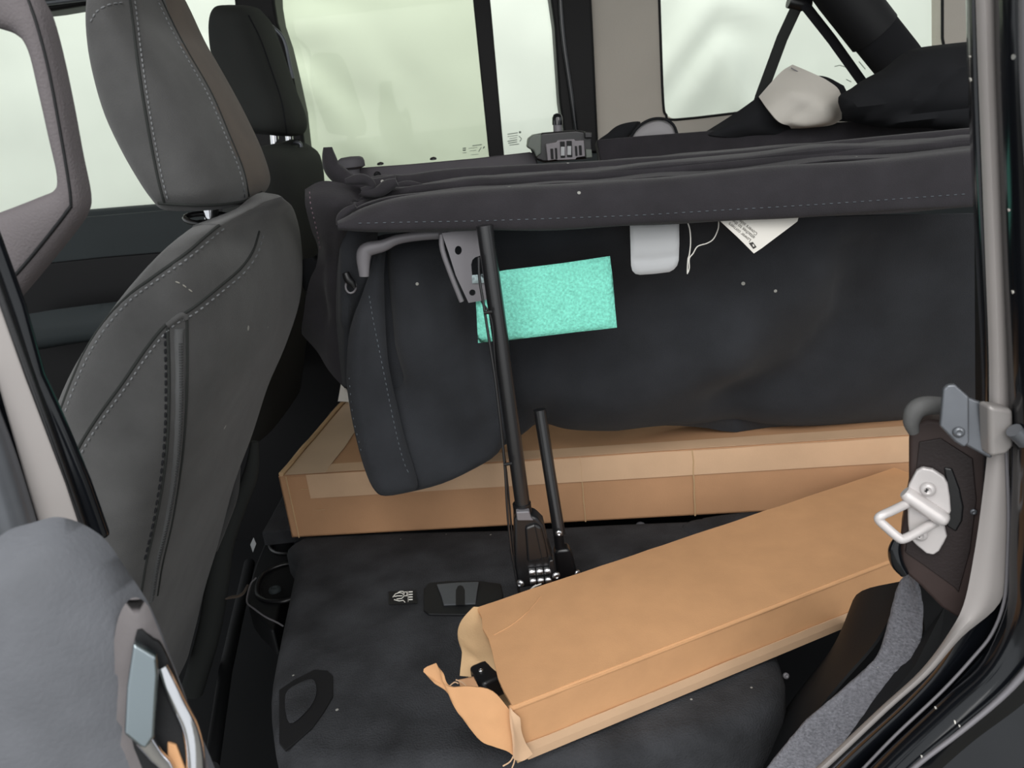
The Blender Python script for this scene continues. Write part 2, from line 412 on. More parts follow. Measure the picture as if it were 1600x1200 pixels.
# door inner skins and cabin sides below the windows
struct(sheet('wall_far', [[(-250, 362, 1.5), (140, 330, 1.5), (480, 300, 1.5), (560, 268, 1.5), (860, 246, 1.5), (1580, 190, 1.5)],
    [(-250, 372, 1.46), (140, 340, 1.46), (480, 309, 1.46), (560, 280, 1.46), (860, 256, 1.46), (1580, 200, 1.46)],
    [(-250, 440, 1.44), (140, 415, 1.44), (480, 385, 1.44), (560, 360, 1.44), (860, 330, 1.44), (1580, 270, 1.44)],
    [(-250, 900, 1.5), (140, 900, 1.5), (480, 900, 1.5), (560, 900, 1.5), (860, 900, 1.5), (1580, 900, 1.5)]], M_sill, thick=.01))
struct(puff('armrest', [(20, 500), (60, 488), (130, 478), (260, 462), (330, 456), (330, 500), (240, 520), (130, 535), (20, 548)], PlY(1.32), M_sill, h=.03, r=.03, back=.08, sp=.02))
struct(slab('wall_far_dark', [(-240, 445), (160, 402), (420, 380), (560, 366), (560, 900), (-240, 900)], PlY(1.425), .01, M_blk, bevel=.006))  # black sheet added over the lower far wall so the gap stays dark
struct(box3('floor_pan', (-.2, .8, .42), 3.2, 1.5, .03, M_matp, bevel=0))
struct(box3('ceiling', (0, .76, 2.02), 3.2, 1.5, .04, M_hard, bevel=.01))  # roof slab out of view, put in to darken the cabin
struct(box3('wall_rear', (1.5, .8, 1.0), .04, 1.5, 1.2, M_sill, bevel=.01))
struct(box3('cargo_floor', (.45, 1.13, .775), 1.9, .75, .03, M_carp, bevel=.004))

# ================================================================== NEAR LEFT: pillar, trim loop, open door
t = thing('centre_pillar', 'black glossy door pillar with a pale grey inset strip, at the left edge', 'car pillar', at(60, 820, 0))
PP = Plane((-.338, 0, 1.2), (.25, -1, 0))
slab('pillar_frame', [(-40, 270), (0, 375), (37, 478), (67, 586), (90, 637), (113, 690), (140, 755), (172, 845), (120, 850), (60, 850), (-40, 600)], PP, .012, M_gloss, t, bevel=.006)
slab('painted_strip', [(-40, 350), (0, 462), (46, 590), (108, 752), (134, 830), (66, 835), (42, 755), (0, 606), (-40, 460)], PP, .01, M_cream, t, bevel=.003, lift=.004)
slab('rubber_seal', [(-40, 330), (2, 435), (50, 570), (112, 745), (142, 832), (130, 832), (104, 752), (42, 588), (-4, 458), (-40, 362)], PP, .012, M_plas, t, bevel=.003, lift=.006)
tube('edge_tube', [PP.at(x, y)+PP.n*.01 for x, y in [(-60, 560), (-12, 680), (18, 770), (45, 860)]], .014, M_brk, t, seg=14, sm=3)
t = thing('pillar_trim', 'grey moulded plastic trim loop framing a rounded opening, at the upper left', 'car trim', at(60, 400, .06))
LP = PlY(.07)
outer = [(22, -60), (56, 0), (70, 30), (86, 90), (102, 165), (116, 240), (129, 305), (125, 335), (103, 368), (57, 425), (14, 476), (-58, 560)]
inner = [(-60, 30), (0, 45), (28, 56), (47, 80), (62, 140), (78, 210), (91, 270), (86, 296), (62, 308), (0, 332), (-60, 352), (-90, 380)]
def ringstrip(name, A, B, pl, th, m, parent, n=5, bev=.006, lift=0, dome=0, **k):
    a = [pl.at(x, y) for x, y in smooth2(A, n, False)]; b = [pl.at(x, y) for x, y in smooth2(B, n, False)]; vs = []; N = len(a); S = 8
    for i in range(N):
        for s in range(S+1):
            u = s/S; vs.append(a[i].lerp(b[i], u)+pl.n*(lift+dome*math.sqrt(max(0, 1-(2*u-1)**2))))
        for s in range(S+1):
            u = 1-s/S; vs.append(a[i].lerp(b[i], u)-pl.n*th)
    K = 2*(S+1); fs = [[i*K+j, i*K+(j+1) % K, (i+1)*K+(j+1) % K, (i+1)*K+j] for i in range(N-1) for j in range(K)]
    fs += [list(range(K)), list(range((N-1)*K, N*K))]
    return mk(name, vs, fs, m, parent, **k)
rs = ringstrip('trim_body', outer, inner, LP, .014, M_trim, t, dome=.010)
TT = bvh([rs])
surfline('trim_groove', TT, [(44, 0), (58, 40), (76, 110), (93, 200), (108, 290), (111, 322)], .0011, M_matp, t)
surfline('trim_groove', TT, [(111, 322), (90, 350), (50, 400), (18, 436), (-10, 462)], .0014, M_matp, t)

t = thing('rear_door', 'grey plastic inner panel of the open door with chrome handle, lower left foreground', 'car door', (-.3, -.16, .8))
DPl = Plane(at(160, 1000, -.14), (.35, -1, .18))
db = puff('door_panel', [(-80, 880), (-20, 852), (14, 828), (50, 817), (84, 808), (112, 812), (142, 826), (168, 847), (194, 884), (218, 920), (236, 950), (262, 1012), (290, 1088), (315, 1150), (340, 1215), (352, 1290), (-80, 1290)], DPl, M_door, t, h=.035, r=.07, back=.03, sp=.012)
DT = bvh([db])
puff('handle_bezel', [(205, 935), (228, 942), (244, 975), (268, 1035), (298, 1110), (330, 1215), (330, 1260), (164, 1260), (168, 1130), (175, 1030), (185, 965)], Plane(hit(DT, 235, 1080)[0]+DPl.n*.004, DPl.n), M_doorw, t, h=.006, r=.01, back=.004, sp=.008)
bp = Plane(hit(DT, 235, 1080)[0]+DPl.n*.011, DPl.n)
slab('handle_recess', [(214, 985), (238, 1000), (252, 1010), (275, 1060), (300, 1130), (316, 1190), (324, 1260), (240, 1260), (222, 1200), (205, 1150), (204, 1060)], bp, .004, M_matp, t, smo=3)
h = slab('handle_lever', [(212, 992), (248, 1014), (250, 1040), (245, 1135), (232, 1155), (222, 1152), (198, 1132), (202, 1060)], bp, .008, M_hchr, t, bevel=.002, lift=.012, label='chrome door handle')
tube('handle_stem', [bp.at(228, 1146)+bp.n*.007, bp.at(246, 1172)+bp.n*.006, bp.at(262, 1195)+bp.n*.004, bp.at(272, 1250)+bp.n*.002], [.005, .004, .004, .005], M_chr, h, sm=3)
tube('handle_trim', [bp.at(x, y)+bp.n*.003 for x, y in [(254, 1038), (266, 1065), (282, 1100), (298, 1135), (306, 1180), (308, 1260)]], [.003, .004, .0045, .005, .0055, .0055], M_chr, t, sm=4, label='bright chrome strip')
slab('lock_lever', [(262, 1158), (276, 1162), (296, 1215), (296, 1260), (268, 1260), (262, 1200)], bp, .003, M_board, t, bevel=.001, lift=.002)

# ================================================================== FRONT SEATS
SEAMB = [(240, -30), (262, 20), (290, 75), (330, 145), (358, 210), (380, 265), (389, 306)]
def warm_back(p, off):  # warmer fabric colour right of the seam, on rear-facing faces
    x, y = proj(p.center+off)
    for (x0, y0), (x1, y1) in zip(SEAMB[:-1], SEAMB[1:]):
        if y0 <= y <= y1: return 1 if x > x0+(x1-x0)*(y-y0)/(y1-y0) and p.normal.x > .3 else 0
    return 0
t = thing('front_seat', 'grey fabric front seat with stitched seams and zipped back, nearest the camera', 'car seat', (-.45, .42, .45), 'front seats')
bk = loft('backrest', [(352, 348, 412, 296, .72), (312, 348, 440, 306, .9), (262, 366, 456, 332), (200, 414, 468, 380), (140, 482, 473, 445), (98, 545, 468, 510), (68, 620, 447, 585), (58, 700, 420, 655), (50, 790, 396, 740), (52, 880, 368, 830), (62, 980, 346, 930), (72, 1070, 322, 1030), (90, 1180, 295, 1130)], .42, .12, .24, 3.6, M_seat, t, seg=60)
hr = loft('headrest', [(196, -88, 240, -92, .5), (165, -60, 262, -60, .8), (144, -15, 292, -15), (134, 45, 318, 40), (136, 90, 338, 80), (146, 135, 362, 130), (164, 188, 386, 180), (192, 240, 408, 232), (220, 282, 421, 275), (236, 302, 421, 296, .97), (250, 316, 410, 312, .85), (268, 322, 395, 319, .6)], .41, .06, .135, 3.0, M_seat, t, seg=110, mats=[M_seatw], mfn=warm_back)
T = bvh([hr])
for ln in ([(196, -40), (204, 10), (214, 90), (228, 180), (245, 270), (257, 318)],):
    surfline('seam', T, ln, .0015, M_seat2, hr); stitches('stitching', T, [(x+7, y) for x, y in ln], M_thr, hr, 5, 3, .0008)
ln = [(240, -30), (262, 20), (290, 75), (330, 145), (358, 210), (380, 265), (389, 306)]
surfline('seam', T, ln, .0013, M_seat2, hr); stitches('stitching', T, [(x-6, y+3) for x, y in ln], M_thr, hr, 5, 3, .0008)
stitches('stitching', T, [(142, 34), (152, 18), (172, 7), (196, 4)], M_thr, hr, 5, 3, .0008)
surfline('seam', T, [(248, 317), (280, 319), (330, 320), (380, 314), (408, 300)], .002, M_seat2, hr)
for dx in (0,):
    p = tube('headrest_post', [at(328, 306, .40), at(332, 348, .40), at(334, 372, .40)], .0088, M_chr, t, label='chrome headrest post')
p2 = tube('headrest_post', [at(338, 300, .52), at(341, 336, .52), at(343, 360, .52)], .0072, M_chr, t, label='chrome headrest post')
ring = [at(333+44*math.cos(a), 343+9*math.sin(a)+2*math.cos(a), .40+.02*math.sin(-a)) for a in [i*math.pi/12 for i in range(24)]]
tube('post_guide', ring, .0035, M_plas, t, seg=8, closed=True)
puff('post_collar', [(298, 346), (318, 343), (345, 342), (370, 344), (368, 350), (335, 355), (304, 353)], PlY(.39), M_matp, t, h=.004, r=.006, back=.006, sp=.006)
T = bvh([bk])
L1 = [(342, 352), (318, 372), (290, 396), (240, 432), (200, 462), (165, 500), (135, 545), (112, 595), (95, 640)]
L2 = [(405, 362), (395, 392), (375, 420), (340, 450), (300, 482), (262, 505), (230, 542), (190, 600), (150, 655), (120, 705), (100, 760)]
for ln, of in ((L1, (7, 5)), (L2, (6, 6))):
    surfline('seam', T, ln, .0016, M_seat2, bk, lift=-.0002); stitches('stitching', T, [(x+of[0], y+of[1]) for x, y in ln], M_thr, bk, 5, 5, .001)
surfline('piping', T, [(345, 352), (310, 352), (262, 372), (215, 408), (170, 452), (120, 520)], .0014, M_seat, bk)
# zip on the rear corner of the backrest
zl = [(262, 512), (264, 600), (262, 680), (255, 750), (242, 820), (228, 880), (220, 930)]
zr = [(292, 500), (292, 600), (288, 680), (280, 750), (268, 820), (254, 880), (246, 930)]
surfline('zip_edge', T, zl, .0016, M_seat2, bk); surfline('zip_edge', T, zr, .0014, M_seat2, bk)
surfline('zip_tape', T, [((a[0]+b[0])/2+3, (a[1]+b[1])/2+8) for a, b in zip(zl, zr)], .0052, mat('zip_tape', (92, 93, 94), .9, bs=2500, bst=.6), bk, lift=-.0024)
zm = [((a[0]+b[0])/2+4, (a[1]+b[1])/2) for a, b in zip(zl, zr)]; zm[0] = (281, 535)
stitches('zip_teeth', T, zm, mat('zip_teeth', (58, 59, 60), .6), bk, 2, 2, .0022, lift=.0016)
stitches('stitching', T, [(x, y) for x, y in [(258, 520), (259, 600), (257, 680), (250, 750), (238, 820), (224, 880)]], M_dark, bk, 8, 4, .0012)
surfline('zip_cap', T, [(262, 508), (272, 500), (284, 492), (291, 498)], .003, M_seat, bk)
# little scratches of dust
stitches('dust_mark', T, [(274, 440), (284, 444), (292, 450), (300, 456), (308, 462)], mat('dust', (150, 148, 140), .9), bk, 4, 3, .0007, lift=.0003)
# plastic lower back edge and cushion
tube('back_trim', [at(x, y, .62) for x, y in [(398, 690), (392, 740), (372, 790), (350, 850), (338, 920), (326, 990), (300, 1080)]], [.006, .012, .014, .017, .02, .02, .02], M_seat2, t, sm=4)
tube('back_shell_edge', [at(x, y, .6) for x, y in [(372, 730), (366, 775), (348, 825), (336, 860)]], [.004, .006, .006, .004], M_seat, t, sm=4)
puff('seat_cushion', [(-160, 1080), (-60, 1040), (70, 1060), (90, 1120), (70, 1240), (-160, 1300)], PlY(.3), M_seat2, t, h=.04, r=.05, back=.3, sp=.03)

t = thing('front_seat', 'dark far front seat, its headrest overlapping the far window behind the nearer headrest', 'car seat', (-.5, 1.1, .45), 'front seats')
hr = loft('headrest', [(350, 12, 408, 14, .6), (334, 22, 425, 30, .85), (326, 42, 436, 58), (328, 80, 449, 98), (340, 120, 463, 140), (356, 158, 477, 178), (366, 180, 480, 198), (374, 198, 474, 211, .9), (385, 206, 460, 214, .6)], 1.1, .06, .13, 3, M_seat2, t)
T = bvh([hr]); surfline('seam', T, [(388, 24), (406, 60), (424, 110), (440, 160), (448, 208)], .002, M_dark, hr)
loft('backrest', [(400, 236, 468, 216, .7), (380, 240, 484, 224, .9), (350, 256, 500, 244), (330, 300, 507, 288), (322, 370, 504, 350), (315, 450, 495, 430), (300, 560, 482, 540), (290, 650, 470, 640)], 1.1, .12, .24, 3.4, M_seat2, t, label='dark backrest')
tube('headrest_post', [at(428, 205, 1.05), at(431, 240, 1.05)], .0085, M_chr, t, label='chrome headrest post')
tube('headrest_post', [at(451, 205, 1.15), at(453, 228, 1.15)], .008, M_chr, t, label='chrome headrest post')
tube('post_guide', [at(438, 226, 1.1), at(455, 222, 1.1), at(468, 224, 1.1), at(470, 230, 1.1)], .0045, M_brk, t, sm=3)
tube('post_guide', [at(420, 240, 1.03), at(440, 237, 1.03), at(452, 240, 1.03)], .004, M_plas, t, sm=3)

# ================================================================== FOLDED REAR SEAT
t = thing('folded_rear_seat', 'charcoal carpeted rear seatback folded flat under the cardboard boxes', 'car seat', (-.1, .4, .55))
so = [(478, 836), (470, 872), (457, 935), (440, 1020), (433, 1075), (438, 1135), (452, 1172), (520, 1184), (800, 1180), (1100, 1140), (1190, 1096), (1212, 1050), (1190, 980), (1160, 830), (1085, 812), (800, 826)]
S = PlZ(.795)
def seatslab(name, out, z0, th, m, parent, smo=2):
    out = smooth2(out, smo); pl = PlZ(z0); f = [pl.at(x, y) for x, y in out]; c = sum(f, V())/len(f); vs = []; n = len(f)
    prof = [(.0, 0), (.004, -.0005), (.012, -.003), (.02, -.009), (.025, -.02), (.026, -th*.5), (.024, -th+.02), (.01, -th)]
    for d, z in prof:
        for i, p in enumerate(f):
            tn = (f[(i+1) % n]-f[i-1]).normalized(); no = tn.cross(V((0, 0, 1)))
            if no.dot(p-c) < 0: no = -no
            vs.append(p+no*(d-.014)+V((0, 0, z)))
    fs = [list(range(n)), list(range((len(prof)-1)*n, len(prof)*n))]
    for k in range(len(prof)-1):
        for i in range(n): fs.append([k*n+i, k*n+(i+1) % n, (k+1)*n+(i+1) % n, (k+1)*n+i])
    return mk(name, vs, fs, m, parent)
sb = seatslab('seatback', so, .797, .13, M_carp, t)
seatslab('seat_cushion', [(500, 900), (470, 1180), (1190, 1130), (1160, 860)], .665, .2, M_matp, t, 1)
B = Plane((0, 0, .799), (0, 0, 1))
bz = slab('release_bezel', [(662, 922), (670, 912), (700, 909), (750, 909), (782, 913), (786, 930), (782, 955), (765, 962), (670, 961), (662, 955)], B, .004, M_matp, t, bevel=.0015, lift=.002)
slab('release_paddle', [(683, 917), (716, 914), (749, 913), (746, 930), (744, 947), (694, 949), (690, 935)], B, .003, mat('dark_grey_plastic', (72, 75, 79), .5, bst=.05), bz, bevel=.001, lift=.005, label='dark grey release paddle')
slab('paddle_slot', [(713, 950), (713, 927), (716, 921), (720, 919), (724, 921), (727, 927), (727, 950)], B, .001, M_matp, bz, lift=.0056)
lb = slab('instruction_label', [(607, 925), (650, 923), (652, 943), (608, 945)], B, .001, M_matp, t, lift=.0008, label='small black label with white seat anchor pictogram')
def ink(name, line, r, m, parent, pl, lift, closed=False): return tube(name, [pl.at(x, y)+pl.n*lift for x, y in line], r, m, parent, seg=6, closed=closed)
for ln in ([(614, 934), (618, 929), (624, 927), (629, 928), (632, 932), (628, 936), (620, 937)], [(622, 927), (626, 925), (630, 925), (632, 929)], [(616, 938), (624, 940), (630, 939), (633, 942)], [(632, 926), (636, 926), (636, 932), (633, 932)], [(616, 933), (622, 932), (629, 932)]):
    ink('pictogram', ln, .0007, M_paper, lb, B, .0012)
for y0 in (926, 930, 934, 938): ink('label_line', [(639, y0), (645, y0-.3)], .001, M_paper, lb, B, .0012)
ink('label_line', [(637.5, 925), (638, 941)], .0004, M_paper, lb, B, .0012)
slab('hinge_pocket', [(436, 1078), (460, 1062), (492, 1046), (512, 1048), (520, 1056), (520, 1088), (506, 1112), (488, 1137), (464, 1158), (446, 1172), (436, 1160)], B, .004, mat('pocket_shade', (15, 15, 17), .8), t, bevel=.001, lift=.0005)  # flat plate; the shade of the recess is put into its colour
puff('pocket_insert', [(446, 1085), (470, 1066), (490, 1062), (494, 1085), (480, 1110), (452, 1130)], Plane((0, 0, .801), (0, 0, 1)), M_carp, t, h=.002, r=.006, back=.002, sp=.006)
tube('cushion_bolt', [at(1001, 832, .62), at(1001, 822, .64)], .009, M_gmet, t, seg=10)
puff('back_pad', [(1060, 832), (1072, 820), (1090, 815), (1150, 806), (1195, 803), (1180, 826), (1100, 850)], Plane((0, 0, .79), (0, 0, 1)), M_carp, t, h=.012, r=.02, back=.02, sp=.01)
# hinge bracket beside it
t = thing('seat_hinge_cover', 'black moulded plastic hinge cover between front seat and folded seat', 'seat bracket', atz(420, 900, .74))
Z = PlZ(.74)
slab('cover_plate', [(400, 880), (416, 842), (420, 826), (450, 824), (456, 850), (442, 920), (428, 985), (412, 972), (388, 945), (390, 915)], Z, .05, M_matp, t, bevel=.006, smo=2)
tube('cover_rim', [Z.at(x, y)+V((0, 0, .004)) for x, y in [(456, 830), (430, 832), (422, 850), (428, 864), (450, 868), (466, 862)]], .004, M_plas, t, sm=4)
tube('cover_rim', [Z.at(x, y)+V((0, 0, .004)) for x, y in [(466, 882), (440, 886), (412, 900), (402, 925), (412, 940), (440, 943), (460, 938)]], .004, M_plas, t, sm=4)
slab('cover_hole', [(464, 886), (440, 889), (418, 902), (408, 922), (416, 936), (440, 938), (458, 934)], Z, .002, mat('deep_black', (6, 6, 7), .9), t, lift=.001, smo=2)
screw('cover_bolt', Z.at(430, 924)+V((0, 0, .001)), (0, 0, 1), .011, M_sill, t)
o = tube('strap_cord', [atz(x, y, .76) for x, y in [(400, 903), (392, 912), (387, 928), (386, 942), (398, 952), (415, 964), (432, 972), (442, 978)]], .0014, M_gmet, t, sm=4)
tube('bent_strap', [atz(x, y, .75) for x, y in [(352, 936), (362, 933), (374, 931), (382, 924), (387, 914)]], [.002, .004, .004, .003, .002], M_seatw, t, sm=4, flat=.5)
o = slab('sticker', [(396, 840), (400, 850), (395, 863), (391, 851)], Plane(atz(396, 850, .78), (-.2, -1, .3)), .001, M_tab, label='tiny pale sticker beside the hinge cover of the folded seat', cat='sticker')
tube('seat_rail', [atz(x, y, .6) for x, y in [(330, 1200), (352, 1050), (372, 960), (390, 880)]], .012, M_matp, t)

# ================================================================== CARDBOARD BOXES
def panelbox(parent, o, ux, uy, L, W, H, m, mtop=None, names=None, th=.004):
    """box of six panels, o = near left bottom corner"""
    z = V((0, 0, 1))
    def pan(name, a, e1, e2, n, mm):
        vs = [a, a+e1, a+e1+e2, a+e2]; vs += [v-n*th for v in vs]
        # slightly rounded, subtly warped panel
        return mk(name, vs, [[0, 1, 2, 3], [7, 6, 5, 4], [0, 4, 5, 1], [1, 5, 6, 2], [2, 6, 7, 3], [3, 7, 4, 0]], mm, parent, smooth=False, bevel=.0012)
    return pan, z
def frame(a, b):
    ux = (b-a); ux.z = 0; ux.normalize(); return ux, V((-ux.y, ux.x, 0))
FL, FR = atz(456, 840, .80), atz(1180, 800, .80)
ux, uy = frame(FL, FR)
bt = thing('cardboard_box', 'large flat cardboard box with paper tape, lying across the cargo floor beneath the black fabric', 'box', FL)
H = .098; Lb = 1.5; Wb = .62
topL = Plane(FL, uy).at(444, 744); H = topL.z-.80
pan, z = panelbox(bt, FL, ux, uy, Lb, Wb, H, M_board2)
nf = -uy
pan('front_panel', FL, ux*Lb, z*H, -uy, M_board2)
pan('side_panel', FL, uy*Wb, z*H, -ux, M_board2)
pan('side_panel', FL+ux*Lb, uy*Wb, z*H, ux, M_board2)
pan('back_panel', FL+uy*Wb, ux*Lb, z*H, uy, M_board2)
pan('bottom_panel', FL, ux*Lb, uy*Wb, -z, M_board2)
mf = Wb*.5
top1 = pan('top_flap', FL+z*(H+.0005), ux*Lb, uy*mf, z, M_board2)
top2 = pan('top_flap', FL+z*(H+.0005)+uy*(mf+.003), ux*Lb, uy*(Wb-mf-.003), z, M_board2)
def strip(name, a, e1, e2, n, m, parent, th=.0006, jag=0):
    N = 24; vs = []
    for i in range(N+1):
        u = i/N; j = jag*(noise.noise(V((u*9, e2.length*50, 1))))
        for v in (0, 1): vs.append(a+e1*u+e2*(v+(j if v else -j*.3))+n*(.0008+.0005*abs(noise.noise(V((u*13, v, 0))))))
    return mk(name, vs, [[2*i, 2*i+1, 2*i+3, 2*i+2] for i in range(N)], m, parent, solid=th)
frontP = Plane(FL, uy); topP = PlZ(.8+H+.002)
ls = frontP.at(486, 778); s0 = (ls-FL).dot(ux); hh = FL.z+H-ls.z
strip('paper_tape', FL+ux*s0+z*(H-hh)-uy*.001, ux*(Lb-s0), z*hh, -uy, M_tape, bt, jag=.05)
strip('paper_tape', FL+ux*s0+z*(H+.0012), ux*(Lb-s0), uy*.035, z, M_tape, bt, jag=.05)
strip('paper_tape', FL+ux*.012+z*(H+.0014)+uy*.0, uy*Wb, ux*.075, z, M_tape2, bt, jag=.03)
tube('rolled_edge', [FL+uy*s*Wb+z*(H+.004+.002*noise.noise(V((s*20, 0, 0))))+ux*(.006+.002*noise.noise(V((s*9, 4, 0)))) for s in [i/16 for i in range(17)]], .0045, M_inner, bt, seg=8)
tube('corner_fold', [FL+ux*.014+z*s*H+V((0, -.001, 0)) for s in (0, .3, .6, 1)], .0012, M_inner, bt, seg=6)
for px, rr in ((905, .0012), (1082, .0016)):
    a = frontP.at(px, 700); s = (a-FL).dot(ux)
    tube('crease', [FL+ux*(s+.001*math.sin(k*3))+z*(H*k/6)-uy*.0012 for k in range(7)], rr, M_inner, bt, seg=6)
for q in ((500, 796), (478, 764)):
    c = frontP.at(*q); tube('staple', [c-ux*.008-uy*.001, c-uy*.0022, c+ux*.008-uy*.001], .0007, M_inner, bt, seg=6)
# white paper lying on the box, peeping out by the fabric
pl = Plane(atz(545, 612, .95), (.2, -1, .5))
o = slab('paper_slip', [(533, 598), (548, 622), (556, 660), (560, 630), (545, 628), (528, 627)], pl, .001, M_paper, label='small corner of white paper on the flat cardboard box, left of the black fabric', cat='paper')

# narrow box
zt, zb = .875, .803
Bn, An = atz(797, 1106, zt), atz(748, 950, zt); Rn = atz(1410, 868, zt)
ux2, uy2 = frame(Bn, Rn); W2 = abs((An-Bn).dot(uy2)); H2 = zt-zb; L2_ = .75
nb = thing('cardboard_box', 'long narrow cardboard box with torn open end, lying on the folded seat', 'box', Bn-V((0, 0, H2)))
O2 = Bn-V((0, 0, H2)); sk = (An-Bn).dot(ux2)   # the torn end is not square
def shell(name, a, b, c, d, n, m, parent=nb, th=.0035, nu=28, nv=8, bulge=0, jag=0):
    """panel a-b-c-d (a,d on the torn end) with a rough left end"""
    vs = []
    for i in range(nu+1):
        for j in range(nv+1):
            u, v = i/nu, j/nv; p = a.lerp(b, u).lerp(d.lerp(c, u), v)
            p = p+n*(bulge*math.sin(math.pi*v)*(.4+.6*math.sin(math.pi*min(1, u*1.6)))+.0012*noise.noise(p*25))
            if i == 0 and jag: p = p+(a-b).normalized()*jag*noise.noise(V((v*6, jag*99, 2)))
            vs.append(p)
    return mk(name, vs, grid_faces(nu+1, nv+1), m, parent, solid=th)
e = ux2*L2_; zz = V((0, 0, H2)); wv = uy2*W2
shell('top_panel', Bn, Bn+e, Bn+wv+e, Bn+wv+ux2*sk, V((0, 0, 1)), M_board, bulge=.004, jag=.006)
shell('front_panel', O2+ux2*.012, O2+e, O2+zz+e, O2+zz, -uy2, M_board, bulge=-.002, jag=.01)
shell('bottom_panel', O2, O2+e, O2+wv+e, O2+wv, V((0, 0, -1)), M_inner)
shell('back_panel', O2+wv+ux2*sk, O2+wv+e, O2+wv+zz+e, O2+wv+zz+ux2*sk, uy2, M_board)
shell('end_panel', O2+e, O2+e+wv, O2+e+wv+zz, O2+e+zz, ux2, M_board, nu=4)
tube('rounded_fold', [Bn+e*s+V((0, 0, -.0022))+uy2*.0012 for s in [i/20 for i in range(21)]], .0036, M_board, nb, seg=10)
N = 30; vs = []
for i in range(N+1):
    u = .012+(L2_-.012)*i/N
    for hgt, off in ((-.001, -.002), (.010, -.003), (.021, -.0026)): vs.append(O2+ux2*u+V((0, 0, hgt+.0012*noise.noise(V((u*30, hgt*60, 0))) if hgt > .015 else hgt))+uy2*off)
mk('sealing_tape', vs, grid_faces(N+1, 3), M_tape, nb, solid=.0008, smooth=False)
surf = bvh([o for o in bpy.data.objects if o.name == 'top_panel'])
surfline('surface_crease', surf, [(845, 932), (825, 955), (800, 976), (772, 992)], .0008, M_board, nb)
# torn flaps
def flap(name, pts, m, parent=nb, th=.003, n=4):
    return sheet(name, pts, m, parent, n=n, mm=n, thick=th, wob=.002, wf=60, pts3=True)
def q(px, py, Y): return at(px, py, Y)
Yb, Ya = Bn.y, An.y
# back flap standing up and curled outward (left of the top panel's far corner)
flap('torn_flap', [[q(757, 958, Ya), q(750, 950, Ya), q(740, 948, Ya-.004)], [q(772, 1000, Ya-.05), q(748, 985, Ya-.03), q(722, 968, Ya-.02)], [q(775, 1030, Ya-.09), q(745, 1022, Ya-.07), q(715, 990, Ya-.04)], [q(782, 1050, Ya-.11), q(752, 1040, Ya-.09), q(722, 1020, Ya-.07)], [q(788, 1075, Ya-.12), q(752, 1060, Ya-.1), q(719, 1056, Ya-.09)]], M_inner)
# front flap folded down and outward, long torn point at left
flap('torn_flap', [[q(795, 1108, Yb+.002), q(770, 1080, Yb+.006), q(735, 1072, Yb+.008), q(702, 1072, Yb+.006), q(690, 1052, Yb+.016), q(682, 1037, Yb+.03)],
                   [q(800, 1122, Yb), q(772, 1112, Yb-.002), q(738, 1102, Yb), q(708, 1092, Yb), q(694, 1068, Yb+.012), q(662, 1050, Yb+.024)],
                   [q(806, 1150, Yb-.006), q(778, 1142, Yb-.008), q(748, 1132, Yb-.008), q(722, 1118, Yb-.006), q(712, 1096, Yb), q(704, 1082, Yb+.004)],
                   [q(806, 1184, Yb-.012), q(790, 1172, Yb-.014), q(772, 1166, Yb-.014), q(752, 1156, Yb-.012), q(734, 1132, Yb-.008), q(716, 1102, Yb-.002)]], M_board)
flap('torn_flap', [[q(812, 1120, Yb-.004), q(802, 1112, Yb-.004), q(797, 1106, Yb-.003)], [q(816, 1150, Yb-.006), q(806, 1150, Yb-.01), q(800, 1140, Yb-.012)], [q(832, 1178, Yb-.006), q(815, 1188, Yb-.012), q(803, 1186, Yb-.016)]], M_tape)
flap('inner_flap', [[q(716, 1062, Ya-.12), q(740, 1058, Ya-.12)], [q(720, 1075, Ya-.125), q(748, 1074, Ya-.125)]], M_board2)
for ln in ([(803, 1180), (797, 1190), (786, 1197)], [(806, 1178), (803, 1192), (800, 1200)], [(712, 1062), (722, 1066), (730, 1074), (728, 1078)], [(700, 1074), (710, 1066), (716, 1068)]):
    tube('paper_fibre', [q(x, y, Yb-.014 if y > 1100 else Ya-.13) for x, y in ln], .0008, M_tape, nb, seg=6, sm=3)
# thing inside
t = thing('clamp', 'black glossy plastic clamp end sticking out of the torn narrow box', 'clamp', q(760, 1060, Yb+.05))
cp = atz(772, 1058, .846)
box3('clamp_body', cp, .045, .04, .028, M_plas, t, rz=.45, bevel=.005)
tube('clamp_pivot', [cp+V((-.026, -.012, -.006)), cp+V((-.02, .016, -.006))], .006, M_tube, t, seg=14)
screw('clamp_screw', cp+V((-.014, -.004, .0142)), (0, 0, 1), .0028, M_steel, t)

# ================================================================== FOLDED SOFT TOP
t = thing('folded_canvas', 'folded black canvas soft top with stitched hem hanging across the cargo opening', 'soft top', at(1000, 640, .6))
xs = [528, 575, 640, 750, 900, 1100, 1300, 1540]
def row(ys, Y): return [(x, y, Y[i] if isinstance(Y, list) else Y) for i, (x, y) in enumerate(zip(xs, ys))]
def rowx(xs_, ys, Y): return [(x, y, Y) for x, y in zip(xs_, ys)]
bd = sheet('hem_band', [row([345, 322, 306, 296, 288, 272, 252, 232], .47), row([347, 324, 309, 300, 292, 276, 257, 237], .435), row([350, 334, 325, 318, 312, 300, 284, 266], .42), row([352, 345, 342, 338, 333, 322, 312, 296], .415),
    row([356, 358, 358, 356, 352, 343, 333, 318], .415), row([357, 361, 360, 358, 354, 345, 335, 320], .425), row([354, 356, 355, 353, 349, 340, 330, 315], .44)], M_band, t, n=4, mm=8, thick=.002, wob=.004, wf=7)
T = bvh([bd])
stitches('hem_stitching', T, [(560, 349), (640, 347), (750, 345), (900, 340), (1000, 336), (1100, 330), (1300, 318), (1510, 303)], M_thrd, bd, 5, 7, .0006)
